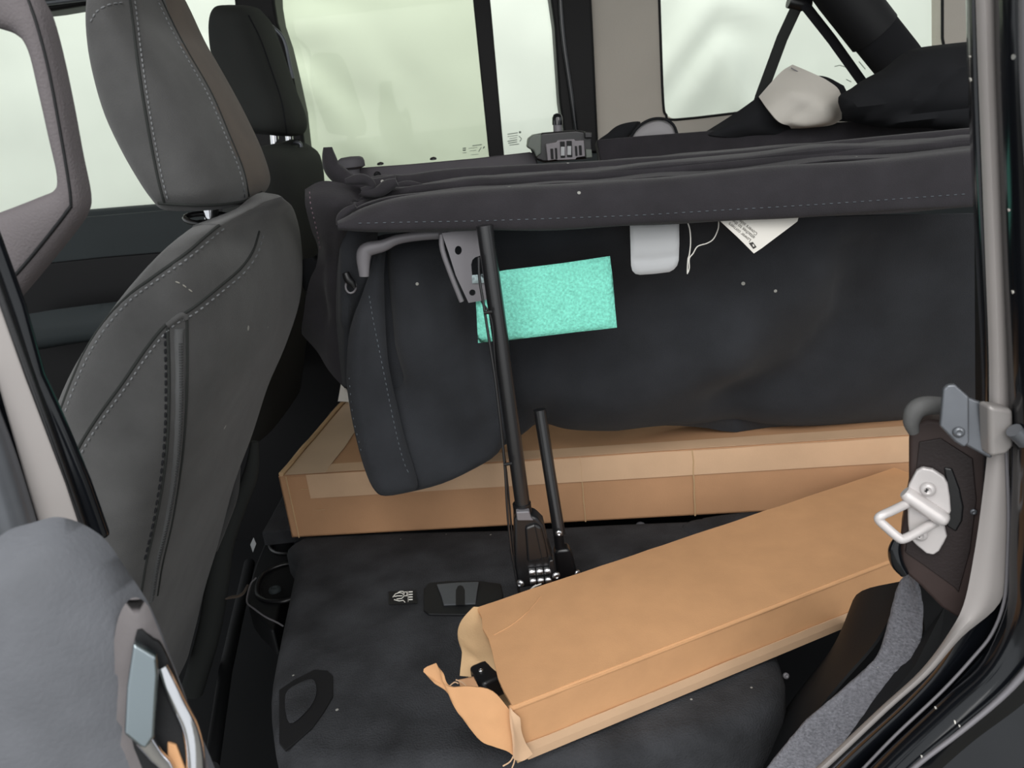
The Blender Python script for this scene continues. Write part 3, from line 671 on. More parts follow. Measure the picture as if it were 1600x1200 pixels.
sheet('canvas_fold', [row([296, 284, 280, 270, 256, 239, 221, 204], .8), row([306, 286, 281, 271, 257, 240, 222, 205], .7), row([320, 289, 283, 273, 259, 242, 223, 206], .62),
    row([330, 294, 288, 280, 268, 250, 230, 214], .6), row([335, 298, 290, 276, 266, 247, 228, 212], .54), row([340, 303, 295, 280, 270, 252, 233, 217], .5), row([342, 316, 304, 290, 281, 264, 245, 228], .5), row([345, 322, 306, 296, 288, 272, 252, 232], .47)], M_band, t, n=5, mm=6, thick=.002, wob=.005, wf=10)
tube('canvas_roll', [at(x, y+3, .56) for x, y in [(556, 292), (590, 283), (640, 284), (700, 277), (800, 270), (950, 262), (1150, 246), (1350, 226), (1540, 208)]], [.006, .010, .013, .014, .013, .013, .012, .012, .012], M_band, t, sm=5)
tube('canvas_roll', [at(x, y, .5) for x, y in [(590, 312), (625, 300), (680, 293), (760, 286), (900, 278), (1100, 262), (1300, 243), (1540, 222)]], [.003, .005, .006, .006, .006, .006, .006, .006], M_band, t, sm=5)
tube('canvas_roll', [at(x, y, .52) for x, y in [(592, 305), (612, 296), (636, 288), (660, 290)]], [.003, .005, .005, .003], M_band, t, sm=5)
# main hanging lining
X2 = [765, 800, 850, 920, 1020, 1150, 1300, 1440, 1560]
fa = [([(1130, 520), (1230, 450), (1300, 400)], 60, .03), ([(850, 600), (960, 610), (1120, 560)], 55, .03), ([(1330, 400), (1330, 500), (1260, 590), (1150, 625)], 40, -.035), ([(840, 655), (870, 610), (900, 560)], 22, -.01), ([(900, 440), (1100, 470)], 50, -.015), ([(800, 380), (820, 560)], 40, -.01)]
mb = sheet('hanging_lining', [rowx(X2, [335]*9, .5), rowx(X2, [420]*9, .53), rowx(X2, [500]*9, .555), rowx(X2, [560, 570, 580, 585, 590, 592, 590, 585, 580], .58),
    rowx(X2, [620, 628, 622, 625, 632, 634, 632, 628, 622], .60), rowx(X2, [700, 684, 650, 648, 655, 656, 656, 655, 650], .625), rowx(X2, [702, 680, 655, 655, 662, 664, 664, 664, 660], .66), rowx(X2, [690, 670, 648, 650, 660, 660, 660, 660, 655], .72)], M_hang, t, n=6, mm=6, thick=.003, folds=fa, wob=.008, wf=5)
# left flap hanging in front of the large box
fo = [(600, 366), (590, 385), (578, 420), (567, 455), (553, 492), (544, 530), (541, 590), (548, 645), (560, 700), (573, 742), (586, 767), (602, 775), (640, 769), (690, 756), (738, 734), (778, 708), (792, 672), (790, 620), (776, 520), (765, 440), (758, 366)]
ff = [([(590, 385), (597, 470), (604, 540), (616, 590)], 14, -.045), ([(572, 500), (562, 600), (585, 740)], 13, .010), ([(580, 420), (590, 540), (615, 640), (640, 740)], 10, .008),
      ([(596, 590), (600, 680), (612, 750)], 12, -.006), ([(650, 400), (670, 560), (740, 640)], 38, .018), ([(735, 470), (750, 560), (765, 650)], 20, -.014), ([(610, 600), (625, 680), (640, 750)], 9, -.007), ([(612, 590), (650, 660), (700, 700)], 26, -.006)]
fl = puff('side_flap', fo, Plane(at(660, 600, .52), (0, -1, .12)), M_hang, t, h=.012, r=.03, back=.004, sp=.006, smo=3, folds=ff, wob=.004, wf=14)
f2 = puff('flap_fold', [(596, 374), (584, 400), (576, 430), (565, 462), (553, 495), (545, 532), (542, 590), (549, 645), (561, 698), (574, 740), (587, 765), (602, 774), (630, 771), (652, 762), (648, 735), (634, 690), (622, 640), (613, 600), (606, 560), (602, 500), (600, 430), (603, 385)], Plane(at(600, 560, .503), (.12, -1, .12)), M_hang, t, h=.012, r=.018, back=.004, sp=.006, smo=3, folds=[([(566, 500), (560, 600), (580, 720)], 9, .004)], wob=.003, wf=18)
T = bvh([fl, f2])
stitches('flap_stitching', T, [(577, 462), (583, 500), (592, 545), (601, 590), (611, 640), (622, 690), (632, 725), (640, 742)], M_thrd, fl, 4, 4, .0007)
stitches('flap_stitching', T, [(546, 590), (552, 650), (565, 705)], M_thrd, fl, 3, 9, .0006)
# dark strips hanging left of the flap
sheet('hanging_strap', [[(524, 345, .52), (545, 348, .5), (566, 352, .5), (590, 352, .52)], [(527, 420, .54), (545, 420, .51), (562, 420, .515), (585, 420, .53)], [(527, 500, .56), (540, 500, .53), (553, 500, .54), (570, 500, .55)], [(536, 600, .58), (542, 604, .57), (548, 606, .57), (560, 606, .57)]], M_hang, t, n=6, mm=5, folds=[([(540, 360), (540, 500)], 6, .006)])
sheet('side_canvas', [[(478, 298, .5), (500, 286, .5), (525, 284, .5), (560, 290, .5), (600, 300, .5)], [(481, 320, .48), (500, 318, .465), (525, 318, .46), (545, 322, .47), (575, 324, .49)], [(490, 355, .5), (505, 360, .49), (520, 362, .49), (532, 362, .49), (546, 356, .5)],
    [(497, 400, .54), (508, 400, .52), (520, 400, .52), (530, 400, .52), (540, 400, .53)], [(478, 460, .57), (496, 455, .56), (510, 455, .55), (524, 455, .55), (536, 455, .55)], [(474, 500, .6), (490, 510, .59), (505, 515, .58), (520, 520, .57), (536, 520, .57)], [(474, 521, .62), (492, 545, .61), (508, 566, .6), (524, 586, .59), (540, 606, .58)]],
    M_band, t, n=6, mm=5, folds=[([(560, 300), (580, 302), (560, 312)], 8, -.01), ([(500, 420), (505, 500)], 10, -.008)], wob=.006, wf=18)
T = bvh([o for o in bpy.data.objects if o.name == 'side_canvas'])
stitches('hem_stitching', T, [(484, 300), (486, 320), (492, 345), (498, 372), (502, 396)], mat('plum_thread', (112, 96, 104), .8), t, 3, 4, .0008)
tube('canvas_roll', [at(x, y, .48) for x, y in [(540, 284), (560, 280), (574, 282), (582, 292), (565, 300), (590, 300), (606, 290), (620, 284)]], [.004, .007, .006, .005, .005, .007, .008, .005], M_band, t, sm=5)
tube('canvas_roll', [at(x, y, .44) for x, y in [(530, 352), (532, 340), (542, 330), (556, 322)]], [.004, .005, .005, .003], M_band, t, sm=4)
tube('strap_hook', [at(x, y, .55) for x, y in [(512, 230), (514, 245), (519, 262), (532, 275), (552, 286), (580, 290), (620, 284)]], [.006, .0095, .012, .013, .011, .01, .01], M_band, t, sm=5)
puff('loop_strap', [(470, 410), (488, 402), (500, 398), (508, 420), (505, 450), (490, 456), (474, 450)], PlY(.6), M_dark, t, h=.01, r=.02, back=.01, sp=.01)
# webbing ring
tube('snap_ring', [at(548+8*math.cos(a), 448+10*math.sin(a), .5) for a in [i*math.pi/8 for i in range(16)]], .0016, M_gmet, t, seg=8, closed=True, label='grey metal ring')
tube('snap_hook', [at(x, y, .495) for x, y in [(540, 426), (544, 436), (550, 442), (554, 450)]], [.005, .006, .005, .003], M_plas, t, sm=3)

# top rail with screws, knob
t = thing('top_rail', 'dark plastic rail running along the far side above the folded soft top', 'rail', at(900, 250, .86))
RP = Plane((0, .86, 1.4), (0, -1, .25))
slab('rail_panel', [(556, 262), (640, 256), (740, 247), (828, 237), (836, 240), (842, 262), (700, 282), (556, 290)], RP, .03, mat('plum_grey_plastic', (66, 63, 68), .55, bst=.1), t, bevel=.003)
slab('rail_panel', [(932, 218), (1000, 212), (1120, 203), (1250, 195), (1560, 172), (1560, 240), (1200, 262), (940, 262)], RP, .03, M_band, t, bevel=.003, label='black rail panel')
for x, y in ((594, 258), (677, 250)): screw('rail_screw', RP.at(x, y+3)+V((0, .01, .004)), (0, -.2, 1), .006, M_plas, t)
screw('rail_screw', RP.at(590, 273)+V((0, -.003, .0)), (0, -1, .8), .006, M_matp, t)
t = thing('round_knob', 'round dark grey plastic cap beside the strap hook on the rail end', 'knob', at(548, 262, .84))
pts = []; c = at(548, 250, .84); vs = []; fs = []
prof = [(0, .006), (.7, .005), (.93, .002), (1, -.003), (1, -.012), (.8, -.014), (.55, -.016), (.5, -.034)]
for r_, z_ in prof:
    for j in range(28): a = j*2*math.pi/28; vs.append(c+V((math.cos(a)*r_*.023, math.sin(a)*r_*.023, z_)))
for i in range(len(prof)-1):
    for j in range(28): fs.append([i*28+j, i*28+(j+1) % 28, (i+1)*28+(j+1) % 28, (i+1)*28+j])
mk('knob_cap', vs, fs, mat('dark_grey_knob', (80, 78, 82), .6), t)

# latch on the rail
t = thing('soft_top_latch', 'black plastic latch block with toothed front and upright pin, before the far pillar', 'latch', at(880, 250, .84))
K = PlY(.83)
slab('latch_body', [(826, 218), (832, 211), (850, 207), (900, 203), (918, 206), (925, 214), (926, 236), (918, 248), (850, 254), (838, 250), (832, 236)], K, .05, M_plas, t, bevel=.004)
slab('latch_cover', [(824, 230), (826, 216), (834, 210), (846, 208), (846, 240), (838, 246), (834, 236)], K, .05, mat('grey_green_plastic', (104, 110, 104), .4), t, bevel=.003, lift=.004)
slab('latch_teeth_plate', [(852, 225), (868, 222), (870, 219), (896, 217), (898, 220), (911, 219), (913, 244), (900, 246), (898, 249), (870, 250), (868, 249), (855, 251)], K, .012, mat('grey_plastic_latch', (128, 124, 128), .35), t, bevel=.0015, lift=.012)
for x0, y0, x1, y1 in ((859, 232, 863, 248), (866, 231, 869, 248), (874, 221, 881, 246), (884, 220, 892, 245), (897, 228, 900, 243), (903, 227, 907, 242)):
    slab('latch_tooth', [(x0, y0), (x1, y0), (x1+1, y1), (x0+1, y1)], K, .004, M_matp, t, bevel=.0006, lift=.0145)
for x0, y0, x1, y1 in ((875, 229, 881, 243), (885, 228, 891, 242)): slab('latch_tooth_face', [(x0, y0), (x1, y0), (x1, y1), (x0, y1)], K, .003, M_tab, t, bevel=.0006, lift=.0165)
tube('latch_pin', [at(872, 210, .86), at(871, 194, .86)], .0078, M_gmet, t)
tube('latch_pin_cap', [at(871, 195, .86), at(871, 184, .86), at(871, 179, .86), at(871, 177, .86)], [.0092, .0092, .007, .003], M_gloss, t)
slab('latch_cap', [(912, 206), (924, 207), (924, 216), (913, 216)], K, .03, M_plas, t, bevel=.002, lift=.012)
slab('latch_end', [(914, 233), (924, 233), (925, 246), (915, 247)], K, .02, mat('grey_green_plastic', (104, 110, 104), .4), t, bevel=.002, lift=.006)

# soft top linkage: bracket, curved bar
t = thing('metal_bracket', 'grey metal hinge plate with two holes, left of the upright pole', 'bracket', at(720, 420, .44))
BP = Plane(at(725, 420, .44), (.15, -1, 0))
def holed(name, out, holes, pl, th, m, parent):
    u, v = pl.basis(); P = [pl.at(x, y) for x, y in out]; pts = [V(((p-pl.p).dot(u), (p-pl.p).dot(v))) for p in P]; faces = [list(range(len(pts)))]
    for cx, cy, rx, ry in holes:
        b = len(pts)
        for j in range(16):
            a = -j*math.pi/8; p = pl.at(cx+rx*math.cos(a), cy+ry*math.sin(a)); pts.append(V(((p-pl.p).dot(u), (p-pl.p).dot(v))))
        faces.append(list(range(b, b+16)))
    edges = [(f[i], f[(i+1) % len(f)]) for f in faces for i in range(len(f))]
    res = delaunay_2d_cdt(pts, edges, [], 2, 1e-8); vv, ed, fc = res[0], res[1], res[2]
    hp = [[(pts[i].x, pts[i].y) for i in f] for f in faces[1:]]; op = [(pts[i].x, pts[i].y) for i in faces[0]]; keep = []
    for f in fc:
        cx = sum(vv[i].x for i in f)/len(f); cy = sum(vv[i].y for i in f)/len(f)
        if inside(cx, cy, op) and not any(inside(cx, cy, h_) for h_ in hp): keep.append(list(f))
    return mk(name, [pl.p+u*a.x+v*a.y for a in vv], keep, m, parent, solid=th, smooth=False)
holed('plate', [(690, 364), (720, 360), (748, 357), (749, 374), (751, 399), (742, 402), (738, 406), (736, 413), (738, 436), (741, 440), (756, 437), (761, 468), (732, 473), (712, 430), (700, 392)], [(716, 391, 5.5, 7), (738, 457, 5, 5)], BP, .0025, M_gmet, t)
tube('plate_flange', [BP.at(x, y)-BP.n*.004 for x, y in [(690, 366), (692, 392), (706, 432), (722, 472)]], .0035, M_gmet, t, sm=3)
tube('curved_bar', [at(x, y, .46) for x, y in [(569, 432), (568, 402), (574, 390), (598, 384), (622, 374), (660, 368), (696, 366)]], [.004, .006, .006, .005, .004, .004, .004], M_gmet, t, sm=5, flat=1.6, up=(0, 0, 1), label='curved grey linkage bar')

# ================================================================== FOLDING POLE
t = thing('folding_pole', 'black upright tubular frame with hinge housing standing behind the narrow box', 'pole', at(842, 925, .4))
Yp = .39
tube('main_tube', [at(757, 352, Yp), at(782, 530, Yp), at(817, 792, Yp)], .0103, M_tube, t, seg=24)
tube('tube_collar', [at(815, 786, Yp), at(817, 800, Yp)], .0125, M_plas, t, seg=20)
Q = PlY(Yp-.015)
hs = slab('hinge_housing', [(803, 812), (808, 802), (838, 808), (850, 820), (857, 850), (864, 872), (864, 900), (860, 916), (826, 918), (808, 922), (804, 880)], Q, .03, M_plas, t, bevel=.005)
slab('housing_face', [(820, 822), (836, 816), (846, 822), (852, 846), (857, 870), (840, 874), (824, 877)], Q, .01, M_plas, hs, bevel=.004, lift=.005)
tube('housing_seam', [Q.at(x, y)+Q.n*.0056 for x, y in [(835, 817), (841, 845), (847, 873)]], .0007, M_matp, hs, seg=6)
slab('housing_neck', [(806, 798), (827, 797), (829, 806), (834, 812), (808, 812)], Q, .02, M_gmet, hs, bevel=.002, lift=.004)
slab('side_plate', [(857, 872), (864, 870), (870, 905), (862, 916), (858, 900)], Q, .02, M_plas, hs, bevel=.002, lift=.008)
for r_ in range(2):
    for c_ in range(3):
        a = Q.at(831+c_*12+r_*1.5, 891+r_*14-c_*1)+Q.n*.004
        tube('roller', [a-V((.0046, 0, 0)), a-V((.0036, 0, 0)), a+V((.0036, 0, 0)), a+V((.0046, 0, 0))], [.0044, .0056, .0056, .0044], M_steel, t, seg=6, label='silver adjusting roller')
for x, y in ((813, 905), (868, 893)): screw('hinge_screw', Q.at(x, y)+Q.n*.01, (.2 if x > 850 else -.6, -1, 0), .0055, M_steel, t)
tube('second_tube', [at(843, 640, .46), at(858, 735, .45), at(874, 835, .43)], .0088, M_tube, t, seg=24)
tube('second_tube_end', [at(872, 832, .43), at(875, 858, .43)], .0072, M_plas, t, seg=16)
Q2 = PlY(.42)
slab('fork_block', [(866, 864), (872, 860), (890, 858), (896, 872), (901, 892), (902, 915), (878, 922), (870, 900)], Q2, .022, M_plas, t, bevel=.005)
screw('hinge_screw', Q2.at(873, 832)+V((0, -.002, 0)), (0, -1, .2), .005, M_steel, t); screw('hinge_screw', Q2.at(900, 892)+V((.001, -.006, 0)), (.7, -1, 0), .005, M_steel, t)
tube('cable', [at(x, y, Yp-.016) for x, y in [(748, 402), (749, 434), (756, 478), (764, 530), (775, 603), (788, 720), (793, 801), (800, 868), (812, 930)]], .0017, M_tube, t, seg=8, sm=5)
tube('cable', [at(x, y, Yp-.014) for x, y in [(752, 470), (768, 500), (773, 560), (780, 640), (792, 745), (797, 800), (803, 868)]], .0013, M_plas, t, seg=8, sm=5)
for x, y in ((761, 490), (792, 727)): tube('cable_tie', [at(x-5, y-1, Yp-.018), at(x+8, y-3, Yp-.018)], .0022, M_matp, t, seg=8)
tube('white_tie', [at(828, 922, Yp-.03), at(836, 916, Yp-.03), at(846, 912, Yp-.03)], .0009, M_thrw, t, seg=6, sm=3)
tube('white_tie', [at(826, 926, Yp-.03), at(832, 918, Yp-.03), at(838, 914, Yp-.03)], .0009, M_thrw, t, seg=6, sm=3)

# foam block between pole and lining
fp = Plane(at(850, 470, .455), (.05, -1, .15))
vs = []; out = [(741, 431), (790, 422), (880, 411), (953, 400), (958, 440), (961, 480), (964, 512), (900, 519), (800, 531), (747, 536), (744, 480)]
o = puff('foam_block', out, fp, M_foam, h=.004, r=.006, back=.028, sp=.006, smo=0, wob=.0012, wf=160, label='aqua green rectangular foam block wedged behind the upright pole', cat='foam')
o2 = puff('foam_offcut', [(737, 430), (757, 428), (759, 442), (738, 443)], Plane(at(748, 436, .44), (.05, -1, .15)), mat('pale_foam', (150, 165, 168), .8, var=.4, vs=200, bs=200, bst=1), h=.003, r=.004, back=.01, sp=.005, smo=0, label='tiny pale speckled foam scrap at the top left corner of the aqua block', cat='foam')

# tab, thread, tag
t = thing('plastic_tab', 'pale grey plastic tab with rounded corners hanging below the hem', 'tab', at(1024, 430, .45))
TP = Plane(at(1024, 390, .45), (0, -1, .1))
tb = puff('tab_plate', [(984, 348), (1061, 345), (1061.5, 380), (1060.5, 407), (1058, 415), (1053, 421), (1046, 425), (1022, 428), (1000, 429.5), (993, 428), (988, 423), (986, 415), (985, 380)], TP, M_tab, t, h=.003, r=.006, back=.001, sp=.004, smo=0, folds=[([(988, 406), (1024, 405), (1058, 400)], 6, -.0016)])
tube('thread', [at(x, y, .445) for x, y in [(1074, 346), (1078, 360), (1079, 380), (1077, 398), (1075, 405), (1074, 420), (1074, 428)]], .0008, M_thrw, seg=6, sm=4, label='white thread loop hanging under the hem between grey tab and paper tag', cat='thread')
th = [o for o in bpy.data.objects if o.name == 'thread'][0]
tube('thread_branch', [at(x, y, .445) for x, y in [(1123, 346), (1122, 358), (1115, 373), (1105, 380), (1090, 385), (1083, 396), (1077, 404), (1077, 418), (1075, 426)]], .0008, M_thrw, th, seg=6, sm=4)
t = thing('paper_tag', 'white folded paper tag with printed text, its corner pointing down below the hem', 'tag', at(1178, 396, .44))
GP = Plane(at(1180, 370, .43), (.1, -1, .1))
slab('tag_sheet', [(1122, 336), (1126, 346), (1152, 370), (1178, 396), (1190, 388), (1246, 346), (1248, 338), (1190, 330)], GP, .0008, M_paper, t)
xd = GP.at(1150, 356)-GP.at(1176, 377); yd = GP.at(1170, 380)-GP.at(1178, 370)
for s, (x, y) in (('Lower corners', (1174, 374.5)), ('attaches to the', (1180, 370)), ('Covers side', (1184, 364.5))):
    text('tag_text', s, GP.at(x, y)+GP.n*.0004, xd, yd, .0062, M_inkl, t)
mkk = slab('tag_emblem', [(1170, 380), (1176, 378), (1182, 386), (1177, 389)], GP, .0004, M_ink, t, lift=.0005)
slab('emblem_mark', [(1175, 382), (1177, 381.5), (1178.5, 385), (1176.5, 385.5)], GP, .0003, M_paper, mkk, lift=.0009)

# ================================================================== BEHIND: roll bar, straps, cloths
t = thing('roll_bar', 'thick black padded roll bar slanting down across the rear side window', 'roll bar', at(1390, 110, 1.0))
tube('padded_bar', [at(1270, -80, 1.0), at(1318, -10, 1.0), at(1400, 92, 1.0), at(1450, 160, 1.0)], .043, M_dark, t, seg=24)
tube('bar_sleeve', [at(1265, -85, 1.0), at(1313, -16, 1.0), at(1366, 52, 1.0)], .046, M_matp, t, seg=24)
t = thing('rear_strap', 'black inverted V of webbing straps hanging from a hub before the rear side window', 'strap', at(1250, 0, 1.05))
tube('strap_hub', [at(1232, 2, 1.05), at(1250, 6, 1.05), at(1266, 4, 1.05)], [.012, .014, .012], M_plas, t, seg=12)
tube('strap', [at(1248, 4, 1.05), at(1222, 60, 1.05), at(1188, 152, 1.05), at(1180, 180, 1.05)], .0115, M_seat2, t, seg=10, flat=.3, up=(0, 1, 0))
tube('strap', [at(1256, 6, 1.04), at(1300, 62, 1.04), at(1350, 132, 1.04), at(1372, 160, 1.04)], .0095, M_dark, t, seg=10, flat=.3, up=(0, 1, 0))

t = thing('black_bundle', 'rolled bundle of black fabric on the rail at the far right, under the roll bar', 'fabric', at(1420, 190, .8))
bb = puff('bundle_body', [(1310, 152), (1330, 138), (1350, 124), (1380, 108), (1404, 88), (1425, 77), (1460, 71), (1530, 64), (1580, 66), (1580, 205), (1450, 200), (1390, 200), (1330, 190), (1316, 178)], PlY(.78), M_dark, t, h=.05, r=.07, back=.05, sp=.012, folds=[([(1380, 160), (1420, 155), (1445, 120), (1500, 100)], 9, .01), ([(1320, 150), (1400, 160), (1430, 130)], 10, -.012), ([(1330, 180), (1420, 178), (1560, 165)], 8, -.01)], wob=.008, wf=18)
t = thing('white_cloth', 'white cloth piece with black border draped over the rail, left of the black bundle', 'cloth', at(1250, 195, .85))
sheet('cloth_white', [[(1186, 152, .86), (1205, 130, .86), (1222, 112, .87), (1238, 102, .88)], [(1200, 172, .83), (1226, 150, .83), (1246, 130, .84), (1266, 114, .86)], [(1216, 190, .82), (1244, 176, .82), (1272, 152, .82), (1294, 128, .85)], [(1232, 196, .83), (1262, 194, .82), (1296, 180, .82), (1312, 146, .85)], [(1236, 200, .84), (1270, 198, .84), (1300, 194, .84), (1314, 186, .85)]], M_wht, t, n=5, mm=5, folds=[([(1240, 150), (1290, 170)], 12, .006), ([(1236, 188), (1270, 160)], 8, -.004)])
sheet('cloth_black', [[(1098, 210, .88), (1130, 190, .88), (1160, 170, .87), (1190, 148, .87)], [(1110, 212, .86), (1150, 196, .85), (1180, 180, .85), (1202, 168, .85)], [(1150, 214, .86), (1180, 202, .85), (1205, 194, .85), (1220, 188, .84)], [(1180, 216, .88), (1210, 210, .86), (1230, 202, .86), (1245, 198, .86)]], M_dark, t, n=4, mm=4)
tube('cloth_seam', [at(x, y, .862) for x, y in [(1236, 106), (1258, 118), (1285, 128), (1308, 142)]], .0009, M_gmet, t, seg=6, sm=3)
sheet('cloth_back', [[(1262, 118, .92), (1290, 120, .92), (1318, 134, .92)], [(1270, 150, .92), (1300, 150, .92), (1330, 160, .92)], [(1280, 190, .92), (1310, 190, .92), (1340, 190, .92)]], M_dark, t)
t = thing('grey_cloth', 'small grey rounded cloth with black bundle beside the latch, below the window corner', 'cloth', at(1020, 212, .9))
puff('cloth_pad', [(984, 222), (992, 204), (1004, 194), (1020, 187), (1038, 187), (1052, 196), (1058, 212), (1058, 225)], PlY(.9), M_grc, t, h=.015, r=.03, back=.015, sp=.008)
tube('cloth_hem', [at(x, y, .888) for x, y in [(984, 218), (992, 204), (1004, 193), (1020, 186), (1038, 186), (1052, 195), (1059, 212)]], .0025, M_dark, t, seg=8, sm=3)
puff('cloth_fold', [(935, 222), (950, 208), (962, 198), (978, 192), (1000, 190), (996, 200), (985, 218), (975, 228)], PlY(.92), M_dark, t, h=.012, r=.02, back=.01, sp=.008)

# printed glazing marks, flat on the panes
def etch(name, parent, items):
    for ln, r in items: tube(name, [PlY(1.528).at(x, y) for x, y in ln], r, M_etch, parent, seg=5)
etch('glazing_mark', w2, [([(738, 228), (753, 226)], .0012), ([(732, 232), (746, 230.5)], .0007), ([(734, 236), (744, 235)], .0007), ([(748, 237), (752, 230)], .001), ([(755, 232), (757, 229)], .0016), ([(736, 242), (748, 241)], .0006),
    ([(723, 232), (728, 231.6)], .0016), ([(723, 235), (728, 234.6)], .0016), ([(723, 239), (729, 238.6)], .0008)])
etch('glazing_mark', w3, [([(793, 210), (809, 207.5)], .0012), ([(811, 207), (814, 206.5)], .0028), ([(793, 213.5), (809, 211.5)], .0008), ([(796, 217), (808, 215)], .0008), ([(793, 221), (808, 218.5)], .0012), ([(794, 224), (808, 221.8)], .0012), ([(811, 213), (815, 217), (812, 221)], .0012), ([(796, 227), (811, 225)], .001)])
etch('glazing_mark', w1, [([(1304, 104), (1312, 102), (1322, 105)], .001), ([(1324, 108), (1340, 112)], .001), ([(1342, 96), (1352, 108)], .001), ([(1322, 124), (1330, 128)], .001)])

# ================================================================== NEAR RIGHT: door frame, striker
t = thing('rear_pillar', 'glossy black rear door frame with pale grey weatherstrip channel, right edge', 'car pillar', (.38, .0, .8))
A = [(1512, -60), (1516, 100), (1522, 260), (1530, 420), (1538, 600), (1536, 760), (1526, 870), (1508, 960), (1470, 1035), (1412, 1100), (1330, 1175), (1270, 1235)]
Bc = [(1553, -60), (1556, 100), (1562, 260), (1568, 420), (1574, 560), (1578, 720), (1574, 870), (1568, 950), (1530, 1030), (1470, 1090), (1390, 1165), (1320, 1235)]
Cc = [(1680, -60), (1680, 100), (1685, 260), (1690, 420), (1690, 560), (1690, 720), (1690, 870), (1680, 980), (1640, 1080), (1560, 1180), (1500, 1240), (1440, 1300)]
def curvesheet(name, cols, m, parent, n=5, thick=.004, **k):
    """cols: list of (px polyline, Y)"""
    rows = [[at(p[0], p[1], Y) for p in c] for c, Y in cols]
    return sheet(name, rows, m, parent, n=3, mm=n, thick=thick, pts3=True, **k)
curvesheet('frame_skin', [(A, .06), ([(a[0]+4, a[1]) for a in A], .02), ([(a[0]+12, a[1]+2) for a in A], .012), (Bc, .012), ([(b[0]+10, b[1]+4) for b in Bc], -.01), ([(b[0]*.6+c[0]*.4, b[1]*.6+c[1]*.4) for b, c in zip(Bc, Cc)], -.03), (Cc, -.035)], M_gloss, t)
FT = bvh([o for o in t.children]); t0 = t
s1 = [(1526, -60), (1531, 100), (1537, 260), (1543, 420), (1548, 572), (1546, 690), (1536, 780), (1522, 870), (1506, 945), (1484, 992), (1440, 1050), (1380, 1105), (1300, 1180), (1250, 1225)]
s2 = [(1550, -60), (1554, 100), (1560, 260), (1567, 420), (1572, 572), (1574, 690), (1574, 780), (1572, 870), (1560, 940), (1500, 994), (1449, 1052), (1388, 1106), (1306, 1184), (1256, 1229)]
curvesheet('weatherstrip_channel', [(s1, .008), ([((a[0]+b[0])/2, (a[1]+b[1])/2) for a, b in zip(s1, s2)], .001), (s2, .004)], M_cream, t, thick=.003)
tube('frame_bead', [at(x, y, .0) for x, y in [(1572, 700), (1576, 800), (1574, 880), (1569, 940), (1550, 990), (1520, 1028), (1470, 1082), (1400, 1148), (1340, 1210)]], .0014, M_gmet, t, sm=4, seg=8)
tube('frame_bead', [at(x, y, .0) for x, y in [(1576, 960), (1562, 1000), (1530, 1038), (1478, 1092), (1410, 1158), (1350, 1220)]], .0035, M_gloss, t, sm=4, seg=8)
tube('sill_edge', [at(x, y, -.04) for x, y in [(1640, 1000), (1600, 1052), (1560, 1094), (1500, 1144), (1440, 1190), (1400, 1225)]], [.003, .003, .0025, .0022, .002, .002], M_gmet, t, sm=4, seg=8)
sheet('outer_sill', [[at(1660, 1040, -.05), at(1600, 1100, -.05), at(1520, 1160, -.05), at(1440, 1230, -.05)], [at(1700, 1120, -.08), at(1640, 1170, -.08), at(1560, 1230, -.08), at(1500, 1290, -.08)]], M_gloss, t, pts3=True)
tube('outer_edge', [at(x, y, -.04) for x, y in [(1618, -60), (1618, 100), (1622, 200), (1628, 300)]], .009, M_gmet, t, sm=3, seg=10)
# inner jamb and post behind the striker
JP = Plane(at(1450, 780, .05), (-.55, -1, .05))
t = thing('striker_mount', 'dark brown painted jamb plate carrying the pale door striker', 'jamb', JP.at(1460, 960))
slab('mount_plate', [(1420, 690), (1422, 668), (1450, 655), (1480, 660), (1545, 712), (1560, 760), (1548, 850), (1530, 920), (1506, 972), (1470, 950), (1436, 915), (1404, 888), (1408, 830), (1420, 760)], JP, .03, M_brown, t, bevel=.004)
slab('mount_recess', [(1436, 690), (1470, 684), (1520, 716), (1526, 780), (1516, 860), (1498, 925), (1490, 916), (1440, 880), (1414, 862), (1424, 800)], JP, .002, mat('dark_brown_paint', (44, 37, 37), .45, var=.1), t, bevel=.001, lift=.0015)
screw('mount_screw', JP.at(1521, 798)+JP.n*.002, JP.n, .0028, M_brk, t)
slab('black_backing', [(1474, 728), (1488, 730), (1500, 762), (1506, 790), (1504, 812), (1494, 830), (1478, 820), (1482, 780)], JP, .004, M_plas, t, bevel=.002, lift=.003)
tube('jamb_seal', [JP.at(x, y)+JP.n*.004 for x, y in [(1404, 836), (1398, 856), (1402, 876), (1414, 894)]], [.003, .0055, .006, .004], M_gloss, t, sm=4)
t = thing('door_striker', 'pale metal door striker with U loop and two screws on the jamb', 'striker', JP.at(1440, 800))
def cx(x, y): return (1340+x*.2667, 580+y*.2667)
slab('striker_plate', [cx(*p) for p in [(290, 700), (300, 650), (345, 565), (380, 546), (440, 558), (505, 600), (527, 640), (540, 720), (546, 800), (528, 840), (508, 880), (524, 945), (505, 985), (478, 1032), (445, 1056), (402, 1046), (340, 995), (305, 955), (296, 880)]], JP, .006, M_zinc, t, bevel=.002, lift=.008)
tube('striker_ridge', [JP.at(*cx(x, y))+JP.n*.010 for x, y in [(275, 680), (300, 700), (400, 770), (500, 835), (525, 850)]], [.006, .008, .0085, .008, .005], M_zinc, t, sm=3, seg=16, flat=.8)
rp = [cx(285, 745), cx(200, 748), cx(135, 765)]
